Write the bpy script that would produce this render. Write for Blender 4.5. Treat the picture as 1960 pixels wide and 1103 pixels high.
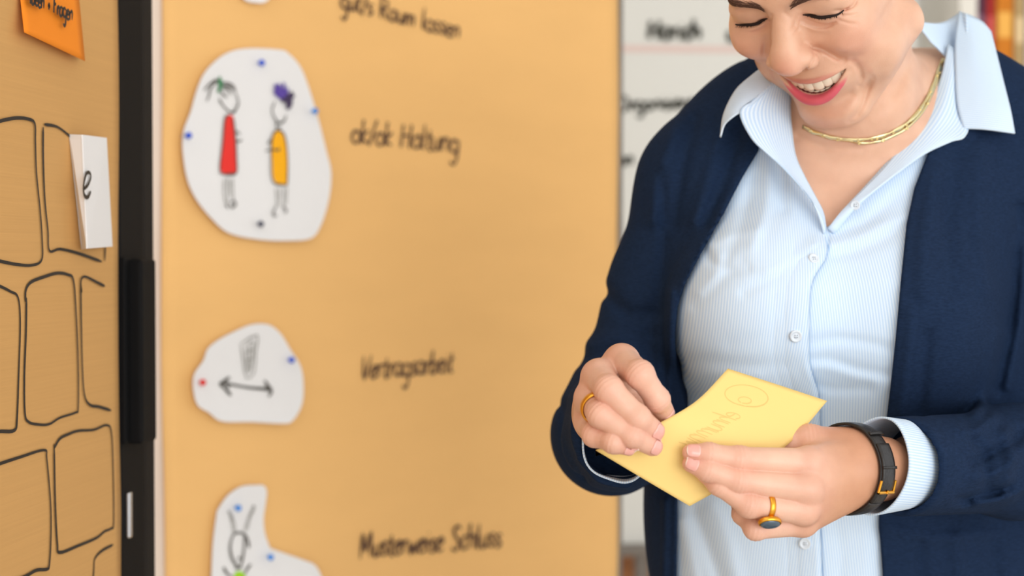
import bpy, bmesh, math, random
import numpy as np
from mathutils import Vector, Matrix
random.seed(7)
for _o in list(bpy.data.objects): bpy.data.objects.remove(_o)
SC = bpy.context.scene
COL = SC.collection

# ------------------------------------------------------------------ camera
FPX, CX, CY = 2722.0, 980.0, 551.5          # focal length in pixels of the 1960x1103 frame
PITCH = math.radians(1.2)
CAM = np.array([0.0, 0.0, 1.30])
FWD = np.array([0.0, math.cos(PITCH), -math.sin(PITCH)])
UPV = np.array([0.0, math.sin(PITCH), math.cos(PITCH)])
RGT = np.array([1.0, 0.0, 0.0])
cam_d = bpy.data.cameras.new('camera')
cam_d.sensor_width = 36.0
cam_d.lens = 36.0 * FPX / 1960.0
cam_d.clip_start = 0.05
cam_d.dof.use_dof = True
cam_d.dof.focus_distance = 1.095
cam_d.dof.aperture_fstop = 4.2
cam = bpy.data.objects.new('camera', cam_d)
cam.location = CAM
cam.rotation_euler = (math.pi/2 - PITCH, 0, 0)
COL.objects.link(cam)
SC.camera = cam

# ------------------------------------------------------------------ light
world = bpy.data.worlds.new('world'); SC.world = world
world.use_nodes = True
bg = world.node_tree.nodes['Background']
bg.inputs[0].default_value = (0.99, 0.995, 1.0, 1)
bg.inputs[1].default_value = 1.0
def area(name, loc, target, sx, sy, power, col=(1, 1, 1)):
    l = bpy.data.lights.new(name, 'AREA'); l.shape = 'RECTANGLE'
    l.size = sx; l.size_y = sy; l.energy = power; l.color = col
    o = bpy.data.objects.new(name, l); COL.objects.link(o)
    o.location = loc
    o.rotation_euler = (Vector(target) - Vector(loc)).to_track_quat('-Z', 'Y').to_euler()
    return o
# tall windows of the room, behind and to the right of the camera, and an unseen overhead light
area('window_daylight', (1.9, -2.2, 1.40), (0.1, 1.6, 1.2), 3.0, 1.9, 52, (1.0, 0.995, 0.985))
area('unseen_overhead_light', (-0.5, 0.6, 2.70), (0.1, 1.4, 1.0), 1.6, 1.6, 8, (1.0, 0.97, 0.93))
SC.view_settings.view_transform = 'Standard'
SC.view_settings.look = 'None'
SC.view_settings.gamma = 1.0
SC.view_settings.use_curve_mapping = False
SC.view_settings.exposure = 0.30

# ------------------------------------------------------------------ helpers
def A(*a): return np.array(a, dtype=float)
def raydir(px, py):
    return FWD + (px - CX)/FPX*RGT - (py - CY)/FPX*UPV
def P(px, py, d):
    return CAM + d*raydir(px, py)
def proj(p):
    """world points (N,3) -> px, py, depth"""
    q = np.asarray(p) - CAM
    d = q @ FWD
    return CX + FPX*(q @ RGT)/d, CY - FPX*(q @ UPV)/d, d
class Plane:
    def __init__(s, O, u):
        s.O = np.array(O, float); s.u = np.array(u, float)/np.linalg.norm(u); s.v = A(0, 0, 1)
        n = np.cross(s.u, s.v)
        if n @ (CAM - s.O) < 0: n = -n
        s.n = n
    def px(s, x, y, off=0.0):
        r = raydir(x, y); o = s.O + s.n*off
        t = ((o - CAM) @ s.n)/(r @ s.n)
        return CAM + r*t
    def uv(s, a, z, off=0.0):
        p = s.O + s.u*a + s.n*off
        return A(p[0], p[1], z)
    def of(s, x, y):
        p = s.px(x, y); return (p - s.O) @ s.u, p[2]

def srgb(*c):
    """0-255 sRGB -> linear rgba"""
    o = []
    for v in c:
        v = v/255.0
        o.append(v/12.92 if v <= 0.04045 else ((v+0.055)/1.055)**2.4)
    return tuple(o) + (1.0,)

MATS = {}
def mat(name, col, rough=0.6, spec=0.3, metal=0.0, noise=None, bump=None, sss=None, sheen=0.0, transl=None):
    """procedural Principled material. noise=(scale, amount[, stretch]); bump=(scale, strength, distance)"""
    m = bpy.data.materials.new(name); m.use_nodes = True
    nt = m.node_tree; b = nt.nodes['Principled BSDF']
    b.inputs['Roughness'].default_value = rough
    b.inputs['Specular IOR Level'].default_value = spec
    b.inputs['Metallic'].default_value = metal
    b.inputs['Base Color'].default_value = col
    if sheen: b.inputs['Sheen Weight'].default_value = sheen
    if sss:
        b.inputs['Subsurface Weight'].default_value = sss[0]
        b.inputs['Subsurface Radius'].default_value = sss[1]
        b.inputs['Subsurface Scale'].default_value = sss[2]
    tc = nt.nodes.new('ShaderNodeTexCoord')
    if noise:
        mp = nt.nodes.new('ShaderNodeMapping'); nt.links.new(tc.outputs['Object'], mp.inputs[0])
        if len(noise) > 2: mp.inputs['Scale'].default_value = noise[2]
        n = nt.nodes.new('ShaderNodeTexNoise'); n.inputs['Scale'].default_value = noise[0]; n.inputs['Detail'].default_value = 5
        nt.links.new(mp.outputs[0], n.inputs['Vector'])
        mx = nt.nodes.new('ShaderNodeMix'); mx.data_type = 'RGBA'; mx.blend_type = 'MIX'
        a = noise[1]
        mx.inputs['A'].default_value = tuple(max(0, c*(1-a)) for c in col[:3]) + (1,)
        mx.inputs['B'].default_value = tuple(min(1, c*(1+a)) for c in col[:3]) + (1,)
        nt.links.new(n.outputs['Fac'], mx.inputs['Factor'])
        nt.links.new(mx.outputs['Result'], b.inputs['Base Color'])
    if bump:
        mp = nt.nodes.new('ShaderNodeMapping'); nt.links.new(tc.outputs['Object'], mp.inputs[0])
        if len(bump) > 3: mp.inputs['Scale'].default_value = bump[3]
        n = nt.nodes.new('ShaderNodeTexNoise'); n.inputs['Scale'].default_value = bump[0]; n.inputs['Detail'].default_value = 4
        nt.links.new(mp.outputs[0], n.inputs['Vector'])
        bp = nt.nodes.new('ShaderNodeBump'); bp.inputs['Strength'].default_value = bump[1]; bp.inputs['Distance'].default_value = bump[2]
        nt.links.new(n.outputs['Fac'], bp.inputs['Height']); nt.links.new(bp.outputs[0], b.inputs['Normal'])
    if transl:
        b.inputs['Transmission Weight'].default_value = transl
    MATS[name] = m
    return m

def tag(o, label=None, cat=None, group=None, kind=None):
    if label: o['label'] = label
    if cat: o['category'] = cat
    if group: o['group'] = group
    if kind: o['kind'] = kind
    return o
def link_mesh(name, verts, faces, m, parent=None, smooth=False):
    me = bpy.data.meshes.new(name)
    me.from_pydata([tuple(map(float, v)) for v in verts], [], [tuple(int(i) for i in f) for f in faces])
    me.update()
    if m is not None: me.materials.append(m)
    if smooth: me.polygons.foreach_set('use_smooth', [True]*len(me.polygons))
    o = bpy.data.objects.new(name, me); COL.objects.link(o)
    if parent is not None: o.parent = parent; o.matrix_parent_inverse = parent.matrix_world.inverted()
    return o
def empty(name, loc):
    o = bpy.data.objects.new(name, None); COL.objects.link(o)
    o.location = tuple(map(float, loc)); o.empty_display_size = 0.05
    o.matrix_world = Matrix.Translation(o.location)
    return o
def box_axes(name, c, ax, half, m, parent=None, bevel=0.0):
    """box with centre c, axes ax (3 unit vectors), half sizes"""
    vs = []
    for sx in (-1, 1):
        for sy in (-1, 1):
            for sz in (-1, 1):
                vs.append(np.array(c) + ax[0]*half[0]*sx + ax[1]*half[1]*sy + ax[2]*half[2]*sz)
    fs = [(0,1,3,2),(4,6,7,5),(0,4,5,1),(2,3,7,6),(0,2,6,4),(1,5,7,3)]
    me = bpy.data.meshes.new(name)
    bm = bmesh.new()
    bv = [bm.verts.new(v) for v in vs]
    for f in fs: bm.faces.new([bv[i] for i in f])
    bmesh.ops.recalc_face_normals(bm, faces=bm.faces)
    if bevel > 0: bmesh.ops.bevel(bm, geom=list(bm.edges), offset=bevel, segments=2, affect='EDGES', profile=0.6)
    bm.to_mesh(me); bm.free()
    if m is not None: me.materials.append(m)
    o = bpy.data.objects.new(name, me); COL.objects.link(o)
    if parent is not None: o.parent = parent; o.matrix_parent_inverse = parent.matrix_world.inverted()
    return o
AXW = (A(1,0,0), A(0,1,0), A(0,0,1))
def catmull(pts, n=6, closed=False):
    """smooth polyline through points (any dimension)"""
    p = np.asarray(pts, float)
    if len(p) < 3 and not closed:
        t = np.linspace(0, 1, n+1)[:, None]
        return p[0]*(1-t) + p[-1]*t
    if closed: q = np.vstack([p[-1], p, p[0], p[1]])
    else: q = np.vstack([2*p[0]-p[1], p, 2*p[-1]-p[-2]])
    out = []
    for i in range(1, len(q)-2):
        p0, p1, p2, p3 = q[i-1], q[i], q[i+1], q[i+2]
        for k in range(n):
            t = k/n
            out.append(0.5*((2*p1)+(-p0+p2)*t+(2*p0-5*p1+4*p2-p3)*t*t+(-p0+3*p1-3*p2+p3)*t**3))
    if not closed: out.append(q[-2])
    return np.array(out)

def ribbon_geo(p3, n, w, taper=True):
    """flat ribbon along 3D polyline p3 lying in a plane with normal n"""
    p3 = np.asarray(p3); t = np.gradient(p3, axis=0)
    t /= (np.linalg.norm(t, axis=1)[:, None] + 1e-12)
    s = np.cross(t, n); s /= (np.linalg.norm(s, axis=1)[:, None] + 1e-12)
    k = len(p3)
    ww = np.full(k, w/2.0)
    ww *= 1 + 0.18*np.sin(np.linspace(0, 7, k) + p3[0, 2]*90)
    if taper and k > 4: ww[0] *= 0.5; ww[-1] *= 0.5
    a = p3 + s*ww[:, None]; b = p3 - s*ww[:, None]
    vs = np.vstack([a, b]); fs = [(i, i+1, k+i+1, k+i) for i in range(k-1)]
    return vs, fs
def strokes(name, lines, plane, off, w, m, parent, smooth=5, closed=False):
    """pen strokes given in photo pixels, drawn on a plane: one mesh"""
    V, F = [], []; nv = 0
    for L in lines:
        q = catmull(L, smooth, closed)
        if closed: q = np.vstack([q, q[0]])
        p3 = np.array([plane.px(x, y, off(x, y) if callable(off) else off) for x, y in q])
        vs, fs = ribbon_geo(p3, plane.n, w)
        V.append(vs); F += [tuple(i+nv for i in f) for f in fs]; nv += len(vs)
    o = link_mesh(name, np.vstack(V), F, m, parent)
    o['kind'] = 'stuff'
    return o
def sheet(name, poly, plane, off, thick, m, parent=None, smooth=4, curl=None):
    """cut paper: smooth closed outline in photo pixels on a plane, with thickness; curl(px,py)->extra offset"""
    q = catmull(poly, smooth, True)
    k = len(q)
    bm = bmesh.new()
    def off_at(x, y): return off + (curl(x, y) if curl else 0.0)
    cxy = q.mean(axis=0)
    rings = [1.0, 0.9, 0.66, 0.33]
    top = []
    for r in rings:
        top.append([bm.verts.new(plane.px(*(cxy+(p-cxy)*r), off_at(*(cxy+(p-cxy)*r)))) for p in q])
    ctr = bm.verts.new(plane.px(cxy[0], cxy[1], off_at(*cxy)))
    low = [[bm.verts.new(np.array(v.co) - plane.n*thick) for v in r] for r in top]
    base = low[0]; lctr = bm.verts.new(np.array(ctr.co) - plane.n*thick)
    for a, b in zip(low, low[1:]):
        for i in range(k): bm.faces.new((a[i], b[i], b[(i+1)%k], a[(i+1)%k]))
    for a, b in zip(top, top[1:]):
        for i in range(k): bm.faces.new((a[i], a[(i+1)%k], b[(i+1)%k], b[i]))
    for i in range(k):
        bm.faces.new((top[-1][i], top[-1][(i+1)%k], ctr))
        bm.faces.new((low[-1][i], lctr, low[-1][(i+1)%k]))
        bm.faces.new((top[0][i], base[i], base[(i+1)%k], top[0][(i+1)%k]))
    bmesh.ops.recalc_face_normals(bm, faces=bm.faces)
    me = bpy.data.meshes.new(name); bm.to_mesh(me); bm.free(); me.materials.append(m)
    o = bpy.data.objects.new(name, me); COL.objects.link(o)
    if parent is not None: o.parent = parent
    return o

# single-stroke hand lettering: x, y in units where x-height = 1
def arc(cx, cy, rx, ry, a0, a1, n=8):
    return [(cx+rx*math.cos(math.radians(a0+(a1-a0)*i/n)), cy+ry*math.sin(math.radians(a0+(a1-a0)*i/n))) for i in range(n+1)]
GL = {
 'a': (0.85, [arc(.4,.5,.38,.5,40,330), [(.72,1),(.72,.3),(.85,0)]]),
 'b': (0.8, [[(.08,1.9),(.08,0)], arc(.38,.45,.33,.45,170,-170)]),
 'c': (0.7, [arc(.4,.5,.36,.5,50,310)]),
 'd': (0.85, [arc(.38,.48,.36,.48,40,330), [(.74,1.9),(.74,0)]]),
 'e': (0.75, [[(.06,.5),(.4,.56),(.66,.66),(.55,.95),(.3,.98),(.08,.6),(.15,.15),(.42,0),(.7,.14)]]),
 'f': (0.6, [[(.6,1.8),(.4,1.9),(.28,1.5),(.28,-.4)], [(.05,.9),(.55,.95)]]),
 'g': (0.85, [arc(.38,.52,.36,.48,40,330), [(.74,1),(.74,-.5),(.5,-.95),(.15,-.75)]]),
 'h': (0.8, [[(.08,1.9),(.08,0)], [(.08,.6),(.35,1),(.62,.8),(.65,0)]]),
 'i': (0.35, [[(.15,1),(.15,.2),(.28,0)], [(.15,1.4),(.17,1.46)]]),
 'k': (0.75, [[(.08,1.9),(.08,0)], [(.65,1.05),(.1,.45),(.68,0)]]),
 'l': (0.4, [[(.12,1.9),(.12,.2),(.3,0)]]),
 'm': (1.2, [[(.05,1),(.08,0)], [(.08,.6),(.3,1),(.5,.8),(.52,0)], [(.52,.6),(.75,1),(.98,.8),(1,0)]]),
 'n': (0.8, [[(.05,1),(.08,0)], [(.08,.6),(.35,1),(.62,.8),(.65,0)]]),
 'o': (0.85, [arc(.4,.5,.36,.5,90,455,10)]),
 'r': (0.6, [[(.08,1),(.1,0)], [(.1,.55),(.3,.95),(.55,.95)]]),
 's': (0.65, [[(.58,.9),(.3,1),(.12,.78),(.35,.52),(.55,.28),(.35,0),(.05,.1)]]),
 't': (0.6, [[(.25,1.6),(.22,.3),(.38,0),(.55,.08)], [(0,1.02),(.5,1.08)]]),
 'u': (0.8, [[(.06,1),(.1,.25),(.32,0),(.6,.25),(.65,1)], [(.65,1),(.68,.1),(.78,0)]]),
 'v': (0.7, [[(.03,1),(.3,0),(.62,1)]]),
 'w': (1.0, [[(.03,1),(.25,0),(.48,.8),(.7,0),(.95,1)]]),
 'F': (0.9, [[(.1,1.9),(.12,0)], [(.1,1.85),(.8,1.9)], [(.1,1),(.6,1.05)]]),
 'H': (1.1, [[(.1,1.8),(.1,0)], [(.85,1.85),(.85,0)], [(.1,.95),(.85,.98)]]),
 'I': (0.4, [[(.15,1.8),(.15,0)]]),
 'M': (1.3, [[(.08,-.1),(.12,1.9),(.5,.5),(.95,1.95),(1.05,0)]]),
 'O': (1.2, [arc(.5,.9,.46,.92,90,455,12)]),
 'R': (1.0, [[(.1,0),(.1,1.85),(.6,1.8),(.75,1.4),(.55,1),(.12,.95),(.85,0)]]),
 'S': (0.95, [[(.8,1.6),(.5,1.9),(.15,1.55),(.4,1.05),(.75,.6),(.5,0),(.05,.2)]]),
 'V': (1.0, [[(.05,1.85),(.4,0),(.9,1.9)]]),
 '+': (0.8, [[(.1,.6),(.7,.62)], [(.4,1),(.4,.2)]]),
 '/': (0.6, [[(.55,1.9),(.05,-.2)]]),
 ' ': (0.7, []),
}
def lettering(text, p0, p1, xh, slant=0.15):
    """stroke polylines in photo pixels: baseline p0->p1, x-height xh pixels"""
    tot = sum(GL[c][0] for c in text)
    p0 = A(*p0); p1 = A(*p1); d = p1 - p0
    out = []; x = 0.0
    for i, c in enumerate(text):
        w, ls = GL[c]
        for l in ls:
            q = []
            for (a, b) in l:
                fr = (x + a)/tot
                wob = 0.06*xh*math.sin(i*2.1 + a*3)
                q.append(tuple(p0 + d*fr + A(slant*b*xh, -b*xh + wob)))
            out.append(q)
        x += w
    return out
# ------------------------------------------------------------------ materials of the room
M_wall = mat('wall_paint', srgb(226, 224, 218), 0.85, 0.2, noise=(3, 0.03))
M_floor = mat('floor_boards', srgb(206, 196, 182), 0.5, 0.4, noise=(6, 0.2, (1, 12, 1)))
M_kraft = mat('kraft_paper', srgb(238, 188, 120), 0.75, 0.2, noise=(5, 0.06, (1, 1, 3)), bump=(9, 0.25, 0.004, (1, 1, 2.2)))
M_kraft2 = mat('kraft_paper_ribbed', srgb(204, 157, 97), 0.72, 0.2, noise=(60, 0.07, (0.08, 0.08, 7)), bump=(60, 0.3, 0.0006, (0.15, 0.15, 9)))
M_board = mat('board_felt', srgb(232, 214, 198), 0.9, 0.1, noise=(40, 0.03))
M_black = mat('black_lacquer', srgb(19, 19, 20), 0.6, 0.08, noise=(30, 0.1))
M_dgrey = mat('dark_grey_metal', srgb(34, 32, 31), 0.6, 0.08, noise=(30, 0.1))
M_white = mat('white_paper', srgb(232, 231, 231), 0.8, 0.2, noise=(10, 0.015), bump=(12, 0.15, 0.002))
M_ink = mat('marker_ink', srgb(40, 34, 30), 0.5, 0.3, noise=(300, 0.3))
M_inkb = mat('brown_black_ink', srgb(84, 57, 42), 0.6, 0.3, noise=(300, 0.3))
M_orange = mat('orange_note', srgb(238, 138, 36), 0.7, 0.2, noise=(20, 0.02))
M_steel = mat('steel', srgb(190, 190, 192), 0.25, 0.5, metal=1.0)
M_wood = mat('brown_wood', srgb(150, 96, 52), 0.5, 0.4, noise=(8, 0.25, (1, 1, 10)))
def flat(name, *c, rough=0.6): return mat(name, srgb(*c), rough, 0.25, noise=(200, 0.08))

# ------------------------------------------------------------------ setting
def quad_box(name, x0, x1, y0, y1, z0, z1, m):
    o = box_axes(name, ((x0+x1)/2, (y0+y1)/2, (z0+z1)/2), AXW, ((x1-x0)/2, (y1-y0)/2, (z1-z0)/2), m)
    return o
tag(quad_box('floor', -3.5, 3.5, -3.0, 4.3, -0.05, 0.0, M_floor), kind='structure')
tag(quad_box('wall_back', -3.5, 3.5, 4.3, 4.4, 0, 2.8, M_wall), kind='structure')

M_ceil = mat('ceiling_paint', srgb(236, 234, 230), 0.9, 0.1, noise=(2, 0.02))
tag(quad_box('unseen_ceiling', -3.5, 3.5, -3.0, 4.4, 2.8, 2.85, M_ceil), kind='structure')  # out of view, added to hold back the world light from above

# ------------------------------------------------------------------ pinboard with the kraft sheet and cut-outs
BK = Plane(P(310, 551, 1.75), (0.717, 0.697, 0))
uR = BK.of(1183, 551)[0]; uL = -0.16
pin = empty('pinboard', BK.uv((uL+uR)/2, 0, -0.03))
AX = (BK.u, BK.n, BK.v)
box_axes('felt_panel', BK.uv((uL+uR)/2, 1.28, -0.012), AX, ((uR-uL)/2, 0.010, 0.72), M_board, pin)
M_alu = mat('aluminium_frame', srgb(120, 112, 104), 0.45, 0.4, metal=0.6, noise=(30, 0.05))
for a in (uL, uR):
    box_axes('frame_rail', BK.uv(a + (0.006 if a > 0 else -0.006), 1.28, -0.014), AX, (0.006, 0.014, 0.735), M_alu, pin, 0.002)
for z in (0.55, 2.01):
    box_axes('frame_rail', BK.uv((uL+uR)/2, z, -0.014), AX, ((uR-uL)/2+0.012, 0.014, 0.012), M_alu, pin, 0.002)
for a in (uL+0.03, uR-0.05):
    box_axes('leg', BK.uv(a, 0.30, -0.045), AX, (0.015, 0.015, 0.29), M_alu, pin, 0.003)
    box_axes('foot', BK.uv(a, 0.0125, -0.045), (BK.u, BK.n, BK.v), (0.02, 0.22, 0.0125), M_alu, pin, 0.004)
tag(pin, 'pinboard with a pale felt panel holding a wide brown kraft sheet and cut-outs', 'pinboard')
# kraft sheet: gently wavy grid
def kraft_sheet(name, plane, a0, a1, z0, z1, nu, nv, wave, m, thick=0.0006, edge=None):
    vs, fs = [], []
    for lay in (0, 1):
        for j in range(nv+1):
            for i in range(nu+1):
                a = a0 + (a1-a0)*i/nu; z = z0 + (z1-z0)*j/nv
                if edge and i in (0, nu): a += edge(z, i == nu)
                vs.append(plane.uv(a, z, 0.0015 + wave(a, z) - thick*lay))
    N = (nu+1)*(nv+1)
    for j in range(nv):
        for i in range(nu):
            q = (j*(nu+1)+i, j*(nu+1)+i+1, (j+1)*(nu+1)+i+1, (j+1)*(nu+1)+i)
            fs.append(q); fs.append(tuple(N+k for k in reversed(q)))
    rim = [i for i in range(nu+1)] + [(j)*(nu+1)+nu for j in range(1, nv+1)] + [nv*(nu+1)+i for i in range(nu-1, -1, -1)] + [j*(nu+1) for j in range(nv-1, 0, -1)]
    for a, b in zip(rim, rim[1:]+rim[:1]): fs.append((a, N+a, N+b, b))
    return link_mesh(name, vs, fs, m, None, True)
wv = lambda a, z: 0.0012*(1 + math.sin(z*23 + a*5)*math.cos(a*7 - z*3)) * 0.6
kb = kraft_sheet('kraft_paper_sheet', BK, 0.0, BK.of(1180, 551)[0], 0.62, 1.97, 40, 60, wv, M_kraft, edge=lambda z, r: 0.002*math.sin(z*9))
tag(kb, 'brown kraft sheet with handwritten words beside white cut-outs on the pinboard', 'paper sheet')
OFF = 0.0040
strokes('writing', lettering('gut/s Raum lassen', (652, 14), (880, 74), 21, 0.1), BK, OFF, 0.0034, M_inkb, kb, 3)
strokes('writing', lettering('ok/ok Haltung', (672, 272), (878, 292), 24, 0.12), BK, OFF, 0.0036, M_inkb, kb, 3)
strokes('writing', lettering('Vertragsarbeit', (690, 726), (868, 712), 24, 0.12), BK, OFF, 0.0036, M_inkb, kb, 3)
strokes('writing', lettering('Musterweise Schluss', (688, 1068), (960, 1046), 25, 0.1), BK, OFF, 0.0042, M_inkb, kb, 3)

# cut-outs
C1 = [(470,93),(535,95),(553,103),(575,128),(592,170),(610,230),(625,290),(634,330),(630,380),(615,430),(596,456),(555,461),(500,459),(440,447),(405,418),(375,380),(358,340),(350,285),(352,250),(365,215),(378,170),(395,135),(430,104)]
C2 = [(484,621),(515,622),(538,640),(555,668),(575,700),(581,735),(578,775),(560,806),(540,811),(480,808),(425,807),(400,790),(378,775),(370,740),(373,715),(390,690),(398,668),(420,650),(455,632)]
C3 = [(455,935),(470,930),(490,929),(505,930),(511,945),(505,985),(507,1020),(520,1055),(538,1080),(570,1077),(597,1078),(615,1103),(632,1170),(590,1215),(450,1215),(400,1175),(405,1103),(408,1040),(415,985),(418,975),(435,950)]
C0 = [(440,-60),(463,-6),(490,5),(515,-2),(545,-60),(500,-120),(455,-110)]
def cut(poly, label, bend):
    c = np.mean(np.array(poly), axis=0)
    ext = np.ptp(np.array(poly), axis=0)
    f = lambda x, y: bend*(abs((x-c[0])/ext[0]*2)**2 + 0.5*abs((y-c[1])/ext[1]*2)**2)
    o = sheet('paper_cutout', poly, BK, 0.0065, 0.0008, M_white, None, 4, f)
    tag(o, label, 'paper cutout', 'white paper cut-outs on the pinboard')
    return o, (lambda x, y: f(x, y) + 0.0080)
c1, Z1f = cut(C1, 'large white cut-out drawn with two children in red and yellow', 0.008)
c2, Z2f = cut(C2, 'small white cut-out drawn with a glass above a double-headed arrow', 0.006)
c3, Z3f = cut(C3, 'white cut-out with a stalk-eyed green creature, below the arrow cut-out', 0.007)
c0, Z0f = cut(C0, 'white cut-out above the two drawn children, barely in view', 0.006)
up = lambda f, e: (lambda x, y: f(x, y) + e)
M_red = flat('red_crayon', 232, 52, 44); M_yel = flat('yellow_crayon', 250, 176, 12); M_vio = flat('violet_crayon', 92, 70, 160)
M_gre = flat('green_crayon', 60, 130, 84); M_lime = flat('lime_crayon', 160, 214, 40); M_pen = flat('grey_pencil', 84, 80, 74)
M_pen2 = flat('soft_pencil', 150, 148, 142)
K = 230/846.0
def D(ls, x0=370, y0=130, k=K): return [[(x0+a*k, y0+b*k) for a, b in l] for l in ls]
def fill(name, poly, plane, off, m, parent):
    q = catmull(poly, 4, True)
    return link_mesh(name, [plane.px(x, y, off(x, y)) for x, y in q], [tuple(range(len(q)))], m, parent)
fill('drawn_dress', D([[(255,330),(285,350),(298,450),(300,600),(303,700),(296,745),(215,745),(190,700),(200,600),(215,430),(230,350)]])[0], BK, Z1f, M_red, c1)
fill('drawn_dress', D([[(598,438),(632,470),(655,560),(662,700),(660,820),(570,795),(556,650),(553,540),(572,465)]])[0], BK, Z1f, M_yel, c1)
strokes('drawn_outline', D([[(250,330),(222,360),(208,520),(188,710),(212,748),(300,745),(305,640),(296,470),(280,350)],
    [(255,310),(215,270),(180,215)], [(300,180),(318,240),(300,290),(262,318)], [(250,308),(280,318),(300,300)],
    [(75,160),(120,110),(165,85),(180,95)], [(170,90),(125,140),(110,200),(95,235)], [(195,110),(240,105),(285,130),(300,180)], [(195,140),(240,150),(270,190)], [(190,160),(215,190),(240,210)], [(205,125),(255,130),(290,160)],
    [(296,520),(325,515),(345,505)], [(285,460),(310,450),(330,470)], [(228,960),(245,990)], [(262,950),(285,935),(300,960),(275,985),(262,955)], [(215,750),(305,742)],
    [(598,435),(560,470),(548,600),(560,800),(660,825)], [(600,432),(645,480),(665,640),(662,825)], [(505,585),(560,575),(600,580),(605,560)], [(525,540),(545,500)],
    [(575,235),(555,300),(572,350),(600,385),(640,375),(655,330)], [(590,375),(615,392),(640,372)], [(590,370),(585,420),(620,420)],
    [(590,965),(570,1000),(565,1040),(590,1040)], [(625,975),(655,1000),(645,1025)], [(570,815),(660,828)]]), BK, up(Z1f, .0008), 0.0022, M_pen, c1, 4)
strokes('drawn_legs', D([[(218,780),(215,880),(228,960)], [(240,775),(240,960)], [(258,790),(262,900)], [(278,780),(284,930)], [(582,850),(590,960)], [(608,845),(605,970)], [(640,850),(640,990)], [(660,840),(655,960)]]), BK, up(Z1f, .0008), 0.0016, M_pen2, c1, 3)
strokes('drawn_bow', D([[(185,60),(190,110),(180,175)], [(205,90),(190,120),(210,130)], [(175,100),(195,130),(170,165)]]), BK, up(Z1f, .0012), 0.0042, M_gre, c1, 3)
strokes('drawn_spiky_hair', D([[(615,210),(575,115)], [(620,205),(570,150)], [(625,205),(600,110)], [(628,205),(640,105)], [(625,215),(570,170)], [(640,215),(665,140)]]), BK, up(Z1f, .0012), 0.0050, M_vio, c1, 2)
strokes('drawn_spiky_hair', D([[(640,225),(700,170)], [(650,240),(712,190)], [(655,250),(700,230)], [(655,270),(695,245)], [(620,225),(650,235)], [(660,290),(690,260)], [(640,225),(680,190)]]), BK, up(Z1f, .0014), 0.0048, flat('dark_violet', 66, 52, 84), c1, 2)
k2 = 660/1447.0
strokes('drawn_arrow', D([[(175,292),(220,298),(300,312),(370,318),(398,326)], [(178,295),(220,268)], [(176,296),(200,318),(225,345)], [(205,285),(215,315)], [(398,326),(365,282)], [(398,326),(382,350)], [(378,318),(372,300)]], 340, 600, k2), BK, Z2f, 0.0036, M_pen, c2, 4)
strokes('drawn_glass', D([[(265,128),(335,90),(328,160),(322,250),(288,272),(275,200),(265,128)], [(285,140),(318,118),(308,230),(292,245),(285,140)], [(290,165),(312,150)], [(290,200),(312,188)], [(300,140),(300,235)]], 340, 600, k2), BK, Z2f, 0.0019, M_pen2, c2, 2)
k3 = 300/1630.0
strokes('drawn_creature', D([[(420,650),(360,680),(330,800),(350,920),(410,1010),(450,1000)], [(360,670),(420,650),(480,675),(515,740),(530,810)], [(480,690),(470,860),(440,1010)], [(505,700),(525,810)], [(380,1010),(420,1020),(450,1010)], [(260,1010),(300,1080),(350,1110)], [(545,980),(500,1040),(480,1090)], [(310,430),(322,445)], [(570,370),(578,392)], [(420,900),(425,935)]], 380, 900, k3), BK, Z3f, 0.0030, M_pen, c3, 4)
strokes('drawn_stalks', D([[(320,440),(345,540),(365,660)], [(335,440),(375,560),(385,650)], [(575,380),(520,500),(475,640)], [(590,390),(545,480),(500,640)]], 380, 900, k3), BK, Z3f, 0.0018, M_pen2, c3, 3)
fill('drawn_body', D([[(375,1080),(430,1050),(480,1090),(490,1180),(430,1230),(370,1180)]], 380, 900, k3)[0], BK, Z3f, M_lime, c3)

# push pins
def pin_at(px, py, col, label, name='push_pin', plane=BK, base=0.010, r=0.0042):
    vs, fs = [], []; seg = 12
    prof = [(0.0005, -0.012), (0.0005, 0.0), (r*0.55, 0.0), (r*0.6, 0.003), (r, 0.0045), (r, 0.0065), (r*0.6, 0.008), (0.0001, 0.0083)]
    c = plane.px(px, py, base)
    for rr, h in prof:
        for i in range(seg):
            a = 2*math.pi*i/seg
            vs.append(c + plane.u*rr*math.cos(a) + plane.v*rr*math.sin(a) + plane.n*h)
    for j in range(len(prof)-1):
        for i in range(seg):
            fs.append((j*seg+i, j*seg+(i+1)%seg, (j+1)*seg+(i+1)%seg, (j+1)*seg+i))
    o = link_mesh(name, vs, fs, col, None, True)
    return tag(o, label, 'push pin', 'push pins holding the cut-outs')
M_pb = mat('blue_plastic', srgb(38, 84, 208), 0.3, 0.5, noise=(50, 0.05)); M_pl = mat('light_blue_plastic', srgb(60, 140, 226), 0.3, 0.5, noise=(50, 0.05))
M_pr = mat('red_plastic', srgb(222, 40, 36), 0.3, 0.5, noise=(50, 0.05)); M_pd = mat('grey_plastic', srgb(80, 82, 100), 0.3, 0.5, noise=(50, 0.05))
pin_at(497, 121, M_pb, 'blue push pin at the top of the two-children cut-out')
pin_at(357, 260, M_pb, 'blue push pin at the edge of the cut-out beside the red dress', base=0.016)
pin_at(599, 213, M_pl, 'pale blue push pin at the cut-out edge beside the violet hair', base=0.016)
pin_at(495, 429, M_pd, 'grey push pin at the bottom of the two-children cut-out')
pin_at(384, 732, M_pr, 'red push pin beside the drawn arrow')
pin_at(554, 689, M_pb, 'blue push pin on the arrow cut-out beside the drawn glass')
pin_at(452, 972, M_pl, 'light blue push pin between the drawn stalk eyes')
pin_at(514, 1066, M_pl, 'light blue push pin at the waist of the creature cut-out')

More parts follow.
